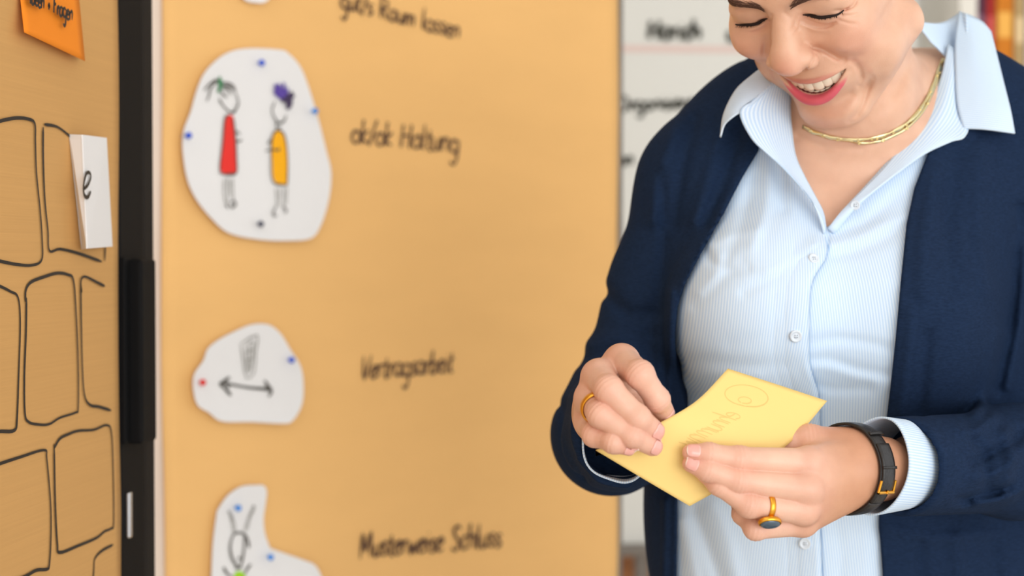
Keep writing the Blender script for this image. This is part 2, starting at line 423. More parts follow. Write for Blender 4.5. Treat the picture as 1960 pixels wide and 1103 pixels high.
# ------------------------------------------------------------------ black framed pinboard close on the other side
BL = Plane(P(224, 551, 1.35), (0.136, 0.9907, 0))
AXL = (BL.u, BL.n, BL.v)
lb = empty('black_framed_pinboard', BL.uv(-0.4, 0, -0.03))
box_axes('felt_panel', BL.uv(-0.42, 1.28, -0.014), AXL, (0.44, 0.011, 0.74), M_board, lb)
box_axes('frame_post', BL.uv(0.029, 1.18, -0.013), AXL, (0.031, 0.016, 1.18), M_black, lb, 0.004)
box_axes('frame_rail', BL.uv(0.0755, 1.18, -0.015), AXL, (0.0150, 0.016, 1.18), M_dgrey, lb, 0.004)
box_axes('frame_rail', BL.uv(-0.42, 2.03, -0.012), AXL, (0.44, 0.016, 0.018), M_black, lb, 0.003)
za = BL.of(262, 497)[1]; zb = BL.of(262, 843)[1]
cl = box_axes('clamp', BL.uv(0.034, (za+zb)/2, 0.0105), AXL, (0.0185, 0.0075, (za-zb)/2), M_black, lb, 0.003)
box_axes('clamp_plate', BL.uv(0.012, (za+zb)/2+0.002, 0.0045), AXL, (0.010, 0.0018, (za-zb)/2), M_black, lb, 0.001)
zc = BL.of(245, 938)[1]; zd = BL.of(245, 1026)[1]
box_axes('spring_clip', BL.uv(0.012, (zc+zd)/2, 0.0052), AXL, (0.004, 0.0028, (zc-zd)/2), M_steel, lb, 0.002)
box_axes('foot', BL.uv(0.05, 0.015, -0.02), AXL, (0.04, 0.25, 0.015), M_black, lb, 0.004)
box_axes('foot', BL.uv(-0.82, 0.015, -0.02), AXL, (0.04, 0.25, 0.015), M_black, lb, 0.004)
box_axes('leg', BL.uv(-0.82, 0.30, -0.03), AXL, (0.015, 0.014, 0.28), M_black, lb, 0.003)
tag(lb, 'black-framed pinboard post with a dark clamp and brown sheet on its panel', 'pinboard')
wv2 = lambda a, z: 0.0006*(1 + math.sin(z*14)*math.cos(a*11))
kl = kraft_sheet('kraft_paper_sheet', BL, -0.84, 0.002, 0.60, 2.00, 50, 60, wv2, M_kraft2, edge=lambda z, r: (0.004*math.sin(z*5+1) + 0.002*math.sin(z*17)) if r else 0.0)
tag(kl, 'ribbed brown kraft sheet with hand-drawn black brick outlines beside the black post', 'paper sheet')
BR = [
 [[(-14,238),(0,232),(30,226),(55,228),(67,237),(68,270),(70,330),(77,400),(81,460),(80,498),(60,508),(30,506),(0,500),(-14,497)]],
 [[(85,238),(110,243),(132,259),(150,275)], [(83,243),(83,300),(86,380),(92,440),(95,480),(115,477),(150,485),(195,501)], [(202,470),(201,500)]],
 [[(-14,543),(0,548),(20,558),(35,570),(39,620),(36,720),(33,800),(28,824),(0,826),(-14,830)]],
 [[(49,578),(50,555),(60,540),(85,530),(110,523),(130,526),(141,537),(146,600),(150,700),(150,780),(145,790),(115,800),(95,812),(75,813),(55,808),(48,790),(47,720),(50,640),(51,570)]],
 [[(157,560),(155,545),(157,533),(165,530),(185,540),(201,548)], [(155,545),(156,620),(158,700),(162,755),(172,775),(190,779),(213,786)]],
 [[(-14,893),(0,888),(40,875),(85,862),(90,880),(97,960),(98,1020),(95,1080),(90,1090),(70,1092),(50,1103),(20,1115)]],
 [[(104,858),(115,840),(130,832),(150,825),(180,823),(205,814),(214,830),(217,900),(218,1000),(213,1012),(200,1018),(185,1030),(150,1045),(115,1058),(110,1040),(106,960),(104,850)]],
 [[(178,1125),(180,1090),(182,1070),(195,1055),(217,1043)]],
]
for ls in BR:
    strokes('drawn_brick', ls, BL, 0.0034, 0.0025, M_ink, kl, 5)
# orange note, bottom lifted
def note_grid(name, corners, plane, offs, thick, m, n=10):
    """corners: tl,tr,br,bl photo pixels; offs: offsets of top and bottom from the plane"""
    tl, tr, br, bl = [A(*c) for c in corners]
    vs = []
    for lay in (0, 1):
        for j in range(n+1):
            v = j/n
            for i in range(n+1):
                u = i/n
                p = (tl*(1-u)+tr*u)*(1-v) + (bl*(1-u)+br*u)*v
                o = offs[0] + (offs[1]-offs[0])*v**2.2
                vs.append(plane.px(p[0], p[1], o) - plane.n*thick*lay)
    N = (n+1)**2; fs = []
    for j in range(n):
        for i in range(n):
            q = (j*(n+1)+i, j*(n+1)+i+1, (j+1)*(n+1)+i+1, (j+1)*(n+1)+i)
            fs.append(q); fs.append(tuple(N+k for k in reversed(q)))
    rim = list(range(n+1)) + [j*(n+1)+n for j in range(1, n+1)] + [n*(n+1)+i for i in range(n-1, -1, -1)] + [j*(n+1) for j in range(n-1, 0, -1)]
    for a, b in zip(rim, rim[1:]+rim[:1]): fs.append((a, N+a, N+b, b))
    return link_mesh(name, vs, fs, m, None, True)
on = note_grid('sticky_note', [(33,-60),(147,-50),(163,117),(47,62)], BL, (0.004, 0.013), 0.0005, M_orange)
tag(on, 'orange sticky note with black handwriting, its lower edge lifting off the brown sheet', 'sticky note')
strokes('writing', lettering('Ideen + Fragen', (57, 6), (139, 40), 17, 0.05), BL, 0.0120, 0.0028, M_ink, on, 3)
# folded white card with the letter e
def card_e():
    root = empty('folded_card', BL.px(180, 370, 0.0))
    e0 = BL.px(157, 258, 0.016); e1 = BL.px(166, 476, 0.017)
    f0 = BL.px(203, 264, 0.012); f1 = BL.px(214, 472, 0.010)
    w0 = BL.px(133, 257, 0.003); w1 = BL.px(157, 478, 0.003)
    def sh(name, q, par):
        n = np.cross(q[1]-q[0], q[3]-q[0]); n /= np.linalg.norm(n)
        vs = list(q) + [p - n*0.0007 for p in q]
        return link_mesh(name, vs, [(0,1,2,3),(7,6,5,4),(0,4,5,1),(1,5,6,2),(2,6,7,3),(3,7,4,0)], M_white, par)
    sh('front_face', [e0, f0, f1, e1], root)
    sh('side_flap', [w0, e0, e1, w1], root)
    PL = Plane((e0+e1)/2, (f0-e0)*A(1, 1, 0))
    return root, PL
ce, PLe = card_e()
tag(ce, 'white folded card lettered with a black e on the brick drawing', 'card')
strokes('letter', [[(160,362),(168,355),(174,340),(172,331),(166,332),(161,348),(160,366),(163,376),(169,377),(174,366)]], PLe, 0.0022, 0.0034, M_ink, ce, 5)

# ------------------------------------------------------------------ far side of the room
FB = Plane(P(1300, 551, 3.3), (1, 0.06, 0))
AXF = (FB.u, FB.n, FB.v)
a0 = FB.of(1150, 500)[0]; a1 = FB.of(1752, 500)[0]; zb = FB.of(1250, 1052)[1]
wb = empty('whiteboard', FB.uv((a0+a1)/2, 0, -0.02))
M_wb = mat('whiteboard_enamel', srgb(222, 221, 214), 0.4, 0.4, noise=(2, 0.02))
box_axes('panel', FB.uv((a0+a1)/2, (zb+2.15)/2, -0.012), AXF, ((a1-a0)/2, 0.011, (2.15-zb)/2), M_wb, wb, 0.002)
zs = FB.of(1300, 94)[1]
box_axes('pink_line', FB.uv((a0+a1)/2, zs, 0.0), AXF, ((a1-a0)/2-0.004, 0.0010, 0.008), flat('pale_pink', 226, 202, 194), wb)
box_axes('tray', FB.uv((a0+a1)/2, zb+0.004, 0.02), AXF, ((a1-a0)/2, 0.03, 0.010), M_alu, wb, 0.003)
for a in (a0+0.1, a1-0.1):
    box_axes('leg', FB.uv(a, zb/2, -0.03), AXF, (0.016, 0.016, zb/2), M_alu, wb, 0.003)
M_inkg = flat('grey_green_ink', 62, 62, 54)
strokes('writing', lettering('Harich', (1240, 74), (1342, 74), 19, 0.08), FB, 0.002, 0.0105, M_inkg, wb, 3)
strokes('writing', lettering('uns', (1392, 78), (1452, 78), 19, 0.08), FB, 0.002, 0.0105, M_inkg, wb, 3)
strokes('writing', lettering('Organisieren', (1182, 212), (1345, 206), 15, 0.08), FB, 0.002, 0.0075, M_inkg, wb, 3)
strokes('writing', lettering('an', (1183, 316), (1212, 316), 15, 0.08), FB, 0.002, 0.008, M_inkg, wb, 3)
tag(wb, 'whiteboard with grey handwriting and a pale pink line behind the woman', 'whiteboard')
# low brown cupboard below the whiteboard
lc = empty('low_cupboard', A(0.35, 3.55, 0))
zt = P(1230, 1064, 3.55)[2]
box_axes('body', A(0.42, 3.75, zt/2), AXW, (0.55, 0.2, zt/2), M_wood, lc, 0.004)
for s in (-1, 1):
    d_ = box_axes('door', A(0.42+s*0.272, 3.54, zt/2), AXW, (0.265, 0.009, zt/2-0.03), M_wood, lc, 0.003)
    box_axes('handle', A(0.42+s*0.05, 3.525, zt*0.7), AXW, (0.006, 0.008, 0.06), M_steel, d_, 0.002)
tag(lc, 'low brown wooden cupboard standing below the whiteboard', 'cupboard')
# bookcase with binders and books
bx = P(1862, 60, 3.3)
bc = empty('bookcase', A(bx[0]+0.4, 3.45, 0))
M_shelf = mat('shelf_white', srgb(238, 234, 224), 0.5, 0.3, noise=(5, 0.02))
box_axes('side_panel', A(bx[0]-0.014, 3.45, 1.05), AXW, (0.02, 0.15, 1.05), M_shelf, bc, 0.002)
box_axes('side_panel', A(bx[0]+0.80, 3.45, 1.05), AXW, (0.02, 0.15, 1.05), M_shelf, bc, 0.002)
zsh = 1.62
for z in (0.10, 0.62, 1.12, zsh, 2.08):
    box_axes('shelf_board', A(bx[0]+0.393, 3.45, z), AXW, (0.386, 0.148, 0.011), M_shelf, bc, 0.002)
box_axes('back_panel', A(bx[0]+0.393, 3.606, 1.05), AXW, (0.42, 0.006, 1.05), M_shelf, bc)
tag(bc, 'white bookcase with a row of coloured books behind her shoulder', 'bookcase')
BOOKS = [(0.030, (92, 52, 74), 'dark plum book'), (0.022, (176, 46, 40), 'red book'), (0.042, (214, 128, 30), 'broad orange book'), (0.026, (190, 160, 110), 'tan book'), (0.030, (196, 190, 190), 'grey white book'), (0.040, (236, 200, 20), 'broad yellow book'), (0.03, (120, 140, 60), 'olive book'), (0.035, (60, 90, 150), 'blue book'), (0.028, (220, 215, 200), 'cream book')]
M_pages = flat('book_pages', 236, 228, 210)
xx = bx[0] + 0.012
for w, c, nm in BOOKS:
    h = 0.29 + 0.03*random.random()
    root = empty('book', A(xx+w/2, 3.44, zsh+0.011))
    m = flat('cover_'+nm.replace(' ', '_'), *c)
    z0 = zsh + 0.011
    box_axes('spine', A(xx+w/2, 3.352, z0+h/2), AXW, (w/2-0.0005, 0.002, h/2), m, root, 0.001)
    for s in (-1, 1):
        box_axes('cover', A(xx+w/2+s*(w/2-0.0015), 3.45, z0+h/2), AXW, (0.0013, 0.10, h/2), m, root)
    box_axes('pages', A(xx+w/2, 3.452, z0+h/2), AXW, (w/2-0.003, 0.097, h/2-0.004), M_pages, root)
    box_axes('spine_label', A(xx+w/2, 3.3493, z0+h*0.7), AXW, (w/2-0.005, 0.0006, 0.03), flat('label_'+nm.replace(' ', '_'), *[min(255, v+60) for v in c]), root)
    tag(root, nm + ' standing upright on the white bookcase shelf', 'book', 'books on the shelf')
    xx += w + 0.001
# ------------------------------------------------------------------ implicit modelling: smooth shapes meshed by sparse surface nets
def vlen(v): return np.sqrt(np.einsum('ij,ij->i', v, v))
def s_ell(p, c, r, R=None):
    q = p - np.asarray(c)
    if R is not None: q = q @ R          # R columns = local axes
    r = np.asarray(r, float)
    k0 = vlen(q/r); k1 = vlen(q/(r*r)) + 1e-9
    return k0*(k0-1)/k1
def s_sph(p, c, r): return vlen(p - np.asarray(c)) - r
def s_cone(p, a, b, ra, rb):
    a = np.asarray(a, float); b = np.asarray(b, float)
    ba = b - a; pa = p - a
    t = np.clip(pa @ ba/(ba @ ba + 1e-12), 0, 1)
    return vlen(pa - t[:, None]*ba) - (ra + (rb-ra)*t)
def smin(a, b, k):
    h = np.maximum(k - np.abs(a-b), 0)/k
    return np.minimum(a, b) - h*h*k*0.25
def smax(a, b, k): return -smin(-a, -b, k)
def s_line(p, pts):
    """distance to polyline"""
    d = None
    for a, b in zip(pts[:-1], pts[1:]):
        e = s_cone(p, a, b, 0.0, 0.0)
        d = e if d is None else np.minimum(d, e)
    return d
def s_chain(p, pts, rad, k):
    d = None
    for i in range(len(pts)-1):
        e = s_cone(p, pts[i], pts[i+1], rad[i], rad[i+1])
        d = e if d is None else smin(d, e, k)
    return d
def poly2d(x, y, poly):
    """signed distance (negative inside) to 2D polygon"""
    poly = np.asarray(poly, float); n = len(poly)
    d = np.full(len(x), 1e18); s = np.ones(len(x))
    for i in range(n):
        a = poly[i]; b = poly[i-1]
        ex, ey = b - a
        wx = x - a[0]; wy = y - a[1]
        t = np.clip((wx*ex+wy*ey)/(ex*ex+ey*ey+1e-12), 0, 1)
        bx = wx - ex*t; by = wy - ey*t
        d = np.minimum(d, bx*bx+by*by)
        c1 = y >= a[1]; c2 = y < b[1]; c3 = ex*wy > ey*wx
        flip = (c1 & c2 & c3) | (~c1 & ~c2 & ~c3)
        s = np.where(flip, -s, s)
    return s*np.sqrt(d)
def line2d(x, y, pts):
    d = np.full(len(x), 1e18)
    for a, b in zip(pts[:-1], pts[1:]):
        ex, ey = b[0]-a[0], b[1]-a[1]
        wx = x - a[0]; wy = y - a[1]
        t = np.clip((wx*ex+wy*ey)/(ex*ex+ey*ey+1e-12), 0, 1)
        d = np.minimum(d, (wx-ex*t)**2+(wy-ey*t)**2)
    return np.sqrt(d)
def evalc(fn, p, chunk=150000):
    if len(p) <= chunk: return fn(p)
    return np.concatenate([fn(p[i:i+chunk]) for i in range(0, len(p), chunk)])
def grad(fn, p, e=2e-4):
    g = np.empty_like(p)
    for i in range(3):
        d = np.zeros(3); d[i] = e
        g[:, i] = (evalc(fn, p+d) - evalc(fn, p-d))/(2*e)
    return g
def snap(fn, p, it=4, off=0.0):
    p = np.array(p, float)
    for _ in range(it):
        g = grad(fn, p); gg = np.einsum('ij,ij->i', g, g) + 1e-9
        st = (fn(p) - off)/gg
        p = p - g*np.clip(st, -0.01, 0.01)[:, None]
    return p
def raycast(fn, px, py, d0=0.85, d1=1.6, it=60, off=0.0):
    """march photo pixels into an implicit surface -> points"""
    px = np.atleast_1d(px).astype(float); py = np.atleast_1d(py).astype(float)
    r = FWD[None] + ((px-CX)/FPX)[:, None]*RGT - ((py-CY)/FPX)[:, None]*UPV
    t = np.full(len(px), d0)
    for _ in range(it):
        v = fn(CAM + r*t[:, None]) - off
        t = np.minimum(t + v*0.7, d1)
    return CAM + r*t[:, None]
def mesh_sdf(fn, lo, hi, h, B=8, newton=1, slack=1.35):
    lo = np.asarray(lo, float); hi = np.asarray(hi, float)
    nb = np.ceil((hi-lo)/(h*B)).astype(int)
    g = np.stack(np.meshgrid(*[np.arange(n) for n in nb], indexing='ij'), -1).reshape(-1, 3)
    cen = lo + (g + 0.5)*h*B
    v = evalc(fn, cen)
    g = g[np.abs(v) < h*B*0.87*slack + h]
    # halve the blocks once
    sub = np.stack(np.meshgrid([0, 1], [0, 1], [0, 1], indexing='ij'), -1).reshape(-1, 3)
    g = (g[:, None]*2 + sub[None]).reshape(-1, 3); b = B//2
    v = evalc(fn, lo + (g + 0.5)*h*b)
    g = g[np.abs(v) < h*b*0.87*slack + h]
    loc = np.stack(np.meshgrid(*[np.arange(b)]*3, indexing='ij'), -1).reshape(-1, 3)
    cells = (g[:, None]*b + loc[None]).reshape(-1, 3)
    S = int(max(nb)*B + 3)
    enc = lambda c: (c[:, 0].astype(np.int64)*S + c[:, 1])*S + c[:, 2]
    corn = np.array([(0,0,0),(1,0,0),(0,1,0),(1,1,0),(0,0,1),(1,0,1),(0,1,1),(1,1,1)])
    cc = enc((cells[:, None] + corn[None]).reshape(-1, 3))
    u, inv = np.unique(cc, return_inverse=True); inv = inv.reshape(-1, 8)
    up = np.stack([u//(S*S), (u//S) % S, u % S], -1)
    val = evalc(fn, lo + up*h)
    cv = val[inv]
    act = (cv.min(1) < 0) & (cv.max(1) >= 0)
    cells = cells[act]; cv = cv[act]
    code = enc(cells); o = np.argsort(code); cells = cells[o]; cv = cv[o]; code = code[o]
    acc = np.zeros((len(cells), 3)); cnt = np.zeros(len(cells))
    for a in range(8):
        for bb in range(a+1, 8):
            dif = corn[bb]-corn[a]
            if np.abs(dif).sum() != 1: continue
            va, vb = cv[:, a], cv[:, bb]
            m = (va < 0) != (vb < 0)
            t = np.where(m, va/np.where(m, va-vb, 1), 0)
            pt = corn[a][None] + dif[None]*t[:, None]
            acc += pt*m[:, None]; cnt += m
    V = lo + (cells + acc/cnt[:, None])*h
    F = []
    for ax in range(3):
        e1, e2 = (ax+1) % 3, (ax+2) % 3
        d0 = cv[:, 0] < 0
        c1 = np.zeros(3, int); c1[ax] = 1
        ci = int(np.where((corn == c1).all(1))[0][0])
        d1 = cv[:, ci] < 0
        m = d0 != d1
        base = cells[m]; idx0 = np.nonzero(m)[0]
        quads = [idx0]; ok = np.ones(len(base), bool)
        for off in ((e1,), (e1, e2), (e2,)):
            q = base.copy()
            for e in off: q[:, e] -= 1
            k = enc(q); j = np.searchsorted(code, k); j = np.clip(j, 0, len(code)-1)
            ok &= code[j] == k
            quads.append(j)
        Q = np.stack(quads, -1)[ok]; flip = d0[m][ok]
        Q[~flip] = Q[~flip][:, ::-1]
        F.append(Q)
    F = np.vstack(F)
    for _ in range(newton):
        gg = grad(fn, V, h*0.25); n2 = np.einsum('ij,ij->i', gg, gg) + 1e-9
        st = gg*(evalc(fn, V)/n2)[:, None]
        l = vlen(st); st *= np.minimum(1, 0.5*h/(l+1e-12))[:, None]
        V = V - st
    return V, F
def np_mesh(name, V, F, m, parent=None, attrs=None, smooth=True):
    me = bpy.data.meshes.new(name)
    V = np.asarray(V, np.float32); F = np.asarray(F, np.int32); k = F.shape[1]
    me.vertices.add(len(V)); me.vertices.foreach_set('co', V.ravel())
    me.loops.add(F.size); me.loops.foreach_set('vertex_index', F.ravel())
    me.polygons.add(len(F)); me.polygons.foreach_set('loop_start', np.arange(0, F.size, k, dtype=np.int32))
    me.polygons.foreach_set('use_smooth', np.full(len(F), smooth))
    me.update(calc_edges=True); me.validate()
    for nm, arr in (attrs or {}).items():
        arr = np.asarray(arr, np.float32)
        if arr.ndim == 1:
            a = me.attributes.new(nm, 'FLOAT', 'POINT'); a.data.foreach_set('value', arr)
        else:
            a = me.attributes.new(nm, 'FLOAT_COLOR', 'POINT')
            if arr.shape[1] == 3: arr = np.hstack([arr, np.ones((len(arr), 1), np.float32)])
            a.data.foreach_set('color', arr.ravel())
    for x in (m if isinstance(m, (list, tuple)) else [m]): me.materials.append(x)
    o = bpy.data.objects.new(name, me); COL.objects.link(o)
    if parent is not None: o.parent = parent; o.matrix_parent_inverse = parent.matrix_world.inverted()
    return o
def grid_patch(rows, nu, nv):
    """Catmull-Rom surface through rows of 3D control points -> (nv+1, nu+1, 3)"""
    R = []
    for r in rows:
        c = catmull(np.array(r), 12); s = np.linspace(0, len(c)-1, nu+1)
        R.append(np.stack([np.interp(s, np.arange(len(c)), c[:, k]) for k in range(3)], -1))
    R = np.array(R); out = np.zeros((nv+1, nu+1, 3))
    for i in range(nu+1):
        c = catmull(R[:, i], 12); s = np.linspace(0, len(c)-1, nv+1)
        out[:, i] = np.stack([np.interp(s, np.arange(len(c)), c[:, k]) for k in range(3)], -1)
    return out
def thick_grid(name, G, th, m, parent=None, attrs=None, closed_u=False):
    """solid sheet from a grid of points; thickness along grid normals (both sides th/2)"""
    nv, nu = G.shape[:2]
    du = np.gradient(G, axis=1); dv = np.gradient(G, axis=0)
    if closed_u: du = (np.roll(G, -1, 1) - np.roll(G, 1, 1))
    n = np.cross(du, dv); n /= np.linalg.norm(n, axis=2)[..., None] + 1e-12
    top = (G + n*th/2).reshape(-1, 3); bot = (G - n*th/2).reshape(-1, 3)
    N = nu*nv; F = []
    id_ = lambda j, i: j*nu + (i % nu)
    cols = nu if closed_u else nu-1
    for j in range(nv-1):
        for i in range(cols):
            q = (id_(j, i), id_(j, i+1), id_(j+1, i+1), id_(j+1, i))
            F.append(q); F.append(tuple(N+k for k in q[::-1]))
    for i in range(cols):
        for j in (0, nv-1):
            q = (id_(j, i), N+id_(j, i), N+id_(j, i+1), id_(j, i+1))
            F.append(q if j == 0 else q[::-1])
    if not closed_u:
        for j in range(nv-1):
            for i in (0, nu-1):
                q = (id_(j, i), id_(j+1, i), N+id_(j+1, i), N+id_(j, i))
                F.append(q if i == 0 else q[::-1])
    at = {k: np.concatenate([np.ravel(a), np.ravel(a)]) for k, a in (attrs or {}).items()}
    return np_mesh(name, np.vstack([top, bot]), F, m, parent, at)
# ------------------------------------------------------------------ the woman: pose of the head
def rot(ax, t):
    c, s = math.cos(t), math.sin(t)
    return {'x': A([1,0,0],[0,c,-s],[0,s,c]), 'y': A([c,0,s],[0,1,0],[-s,0,c]), 'z': A([c,-s,0],[s,c,0],[0,0,1])}[ax]
H_R = rot('y', math.radians(1)) @ rot('z', -math.radians(36)) @ rot('x', math.radians(46)) @ np.diag([1., -1., 1.])
H_T = A(0.25607, 1.20185, 0.28314)
CB = np.stack([RGT, FWD, UPV], 1)               # camera axes -> world
HW_R = CB @ H_R; HW_T = CAM + CB @ H_T
def to_head(p): return (p - HW_T) @ HW_R * 1000.0
def from_head(l): return np.asarray(l, float)/1000.0 @ HW_R.T + HW_T
def sstep(a, b, x):
    t = np.clip((x-a)/(b-a), 0, 1); return t*t*(3-2*t)
def mir(pts): return [(-x, y, z) for x, y, z in pts]

MOUTH_X = 30.0; JAWX = 7.0
def z_up(x):  return -62.5 + 3.5*(np.abs(x)/MOUTH_X)**2.0
def z_lo(x):  return -77.0 + 18.0*(np.abs(x)/MOUTH_X)**2.3
def y_mo(x):  return 97.0 - 15.0*(np.abs(x)/MOUTH_X)**2
def mouth_curve(zf, dz=0.0, dy=0.0, n=22, xm=MOUTH_X):
    x = np.linspace(-xm, xm, n)
    return np.stack([x, y_mo(x)+dy, zf(x)+dz], -1)

def shift_jaw(q):
    q = q.copy(); q[:, 0] = q[:, 0] - JAWX*sstep(32.0, 60.0, -q[:, 2])
    return q
def head_base(q):
    """cranium and face without fine carving, in head millimetres"""
    d = s_ell(q, (0, -14, 46), (74, 94, 82))
    d = smin(d, s_ell(q, (0, 26, -28), (63, 62, 84)), 30)
    d = smin(d, s_cone(q, (-32, 76, 18), (32, 76, 18), 12, 12), 18)
    for s in (-1, 1):
        d = smin(d, s_cone(q, (s*55, 30, -18), (s*47, 58, -22), 15, 16), 16)      # cheek bone
        d = smin(d, s_ell(q, (s*41, 67, -32), (20, 21, 18)), 15)                   # cheek pushed up by the laugh
        d = smin(d, s_cone(q, (s*52, 12, -70), (s*16, 68, -108), 20, 16), 20)      # jaw
        d = smin(d, s_ell(q, (s*44, 50, -66), (20, 21, 24)), 20)                   # jowl
    d = smin(d, s_ell(q, (0, 72, -108), (24, 19, 17)), 14)                          # chin
    d = smin(d, s_ell(q, (0, 67, -66), (37, 29, 27)), 14)                           # muzzle
    return d
def head_nose(q, d):
    d = smin(d, s_cone(q, (0, 82, 8), (-1, 98, -25), 9.0, 12.0), 9)
    d = smin(d, s_ell(q, (-2, 102, -34.5), (14.0, 13.5, 12.5)), 9)
    for s in (-1, 1):
        d = smin(d, s_ell(q, (s*13.5-2, 95, -38), (8.5, 11, 9.0)), 4.5)
        d = smax(d, -s_ell(q, (s*7.2-2, 102, -48.0), (3.6, 6.0, 3.6)), 2.0)
    return d
_lines = {}
def on_face(pts):
    w = from_head(pts)
    return to_head(snap(lambda p: head_nose(to_head(p), head_base(to_head(p)))/1000.0, w, 6))
def face_lines():
    L = {}
    for s, k in ((1, 'l'), (-1, 'r')):
        f = lambda pts: catmull(on_face([(s*x, y, z) for x, y, z in pts]), 3)
        L['lash'+k] = f([(15.5,84,-3.5),(22,87,-5.8),(30,88,-6.6),(38,86,-5.6),(46,80,-3.0)])
        L['bag'+k] = f([(15,84,-7),(23,86,-12.5),(33,86,-14.0),(43,82,-11.5),(50,76,-6)])
        L['lid'+k] = f([(14,86,4),(22,88,5.5),(32,88,6.0),(42,84,5.0),(50,76,1.0)])
        L['fold'+k] = f([(21,93,-33),(29,91,-42),(37,86,-52),(42,79,-62),(43.5,74,-72)])
        L['alar'+k] = f([(21.5,95,-30),(24.0,93,-38),(21.0,94,-46)])
        L['corner'+k] = f([(40,76,-56),(42,73,-66),(39,74,-76)])
        L['crow'+k] = f([(50,76,2),(57,68,5)])
        L['crow2'+k] = f([(50,76,-1),(58,66,-5)])
        L['frown'+k] = f([(7,95,6),(11,93,-2),(13,92,-9)])
        L['brow'+k] = f([(11,93,10),(20,94,13.5),(32,92,17),(43,84,17),(52,73,12)])
    L['chin'] = catmull(on_face([(-22,80,-92),(-10,90,-95),(0,92,-96),(10,90,-95),(22,80,-92)]), 3)
    return L
FL = face_lines()
UPC = mouth_curve(z_up, 1.5, 0.4); LOC = mouth_curve(z_lo, -3.7, 0.4, xm=MOUTH_X-2)
def s_lips(q):
    n = len(UPC); t = np.linspace(-1, 1, n)
    ru = 2.1 - 0.8*np.abs(t)**2; rl = 4.4 - 2.6*np.abs(t)**2
    u = s_chain(q, UPC, ru, 0.05); l = s_chain(q, LOC, rl, 0.05)
    return u, l
def s_mouth(q):
    """the opening between the lips (negative inside)"""
    x = np.clip(q[:, 0], -MOUTH_X, MOUTH_X)
    d = np.maximum(q[:, 2] - z_up(x), z_lo(x) - q[:, 2])
    d = np.maximum(d, np.abs(q[:, 0]) - MOUTH_X + 0.5)
    return np.maximum(d, (y_mo(x) - 17.0) - q[:, 1])
def groove(q, d, line, depth, width):
    e = s_line(q, line)
    return d + depth*np.exp(-(e/width)**2)
def head_sdf(q):
    q = shift_jaw(q)
    d = head_base(q)
    near = (np.abs(d) < 34) & (q[:, 1] > -40)
    if not near.any(): return d
    full = d; q = q[near]; d = d[near]
    for s in (-1, 1):
        d = smax(d, -s_ell(q, (s*28, 99, 1), (16, 13, 8)), 12)                  # socket
        d = smin(d, s_ell(q, (s*32, 71, 1.0), (21, 13.0, 12)), 9)                  # closed lid over the eyeball
        d = smin(d, s_ell(q, (s*33, 72, -14), (17, 10, 7)), 9)                       # swollen lower lid
    d = head_nose(q, d)
    # lips and mouth
    u, l = s_lips(q)
    d = smin(d, u, 4.0); d = smin(d, l, 3.0)
    d = smax(d, -s_mouth(q), 1.2)
    near2 = (np.abs(d) < 7) & (q[:, 1] > 40)
    qa, da = q, d; q = q[near2]; d = d[near2]
    for k in 'lr':
        d = groove(q, d, FL['lash'+k], 1.8, 1.7)
        d = groove(q, d, FL['bag'+k], 1.3, 2.2)
        d = groove(q, d, FL['lid'+k], 1.1, 2.2)
        d = groove(q, d, FL['alar'+k], 1.0, 1.8)
        d = groove(q, d, FL['frown'+k], 0.6, 1.8)
        d = d - 1.2*np.exp(-(s_line(q, FL['brow'+k])/5.0)**2)
    d = groove(q, d, FL['chin'], 1.2, 5.0)
    da = da.copy(); da[near2] = d; q, d = qa, da
    # ears
    for s in (-1, 1):
        e = s_ell(q, (s*77, -8, 2), (6, 17, 31), rot('z', s*0.35))
        e = smax(e, -s_ell(q, (s*83, -6, 6), (5, 10, 19)), 4)
        e = smin(e, s_ell(q, (s*75, 1, -23), (5, 8, 9)), 6)
        d = smin(d, e, 4)
    out = full.copy(); out[near] = d
    return out

# ------------------------------------------------------------------ torso and neck (world metres)
mm = 0.001
NECK_A = from_head((0, -12, -46)); NECK_B = P(1655, 285, 1.345); NECK_C = P(1650, 360, 1.35)
CHIN_W = from_head((0, 60, -118))
def s_torso(p):
    d = s_ell(p, P(1615, 560, 1.36), (0.165, 0.115, 0.200))
    d = smin(d, s_ell(p, P(1610, 400, 1.355), (0.160, 0.105, 0.130)), 0.05)
    d = smin(d, s_ell(p, P(1455, 600, 1.264), (0.076, 0.083, 0.088)), 0.045)
    d = smin(d, s_ell(p, P(1700, 610, 1.266), (0.078, 0.083, 0.088)), 0.045)
    d = smin(d, s_ell(p, P(1565, 970, 1.378), (0.158, 0.130, 0.250)), 0.06)
    sh = s_chain(p, [P(1352, 352, 1.34), P(1475, 272, 1.36), P(1650, 205, 1.375), P(1820, 215, 1.375), P(1985, 290, 1.36)], [0.042, 0.050, 0.05, 0.052, 0.056], 0.03)
    return smin(d, sh, 0.06)
def s_neck(p):
    d = s_cone(p, NECK_A, NECK_B, 0.056, 0.060)
    d = smin(d, s_cone(p, NECK_B, NECK_C, 0.060, 0.07), 0.03)
    return d
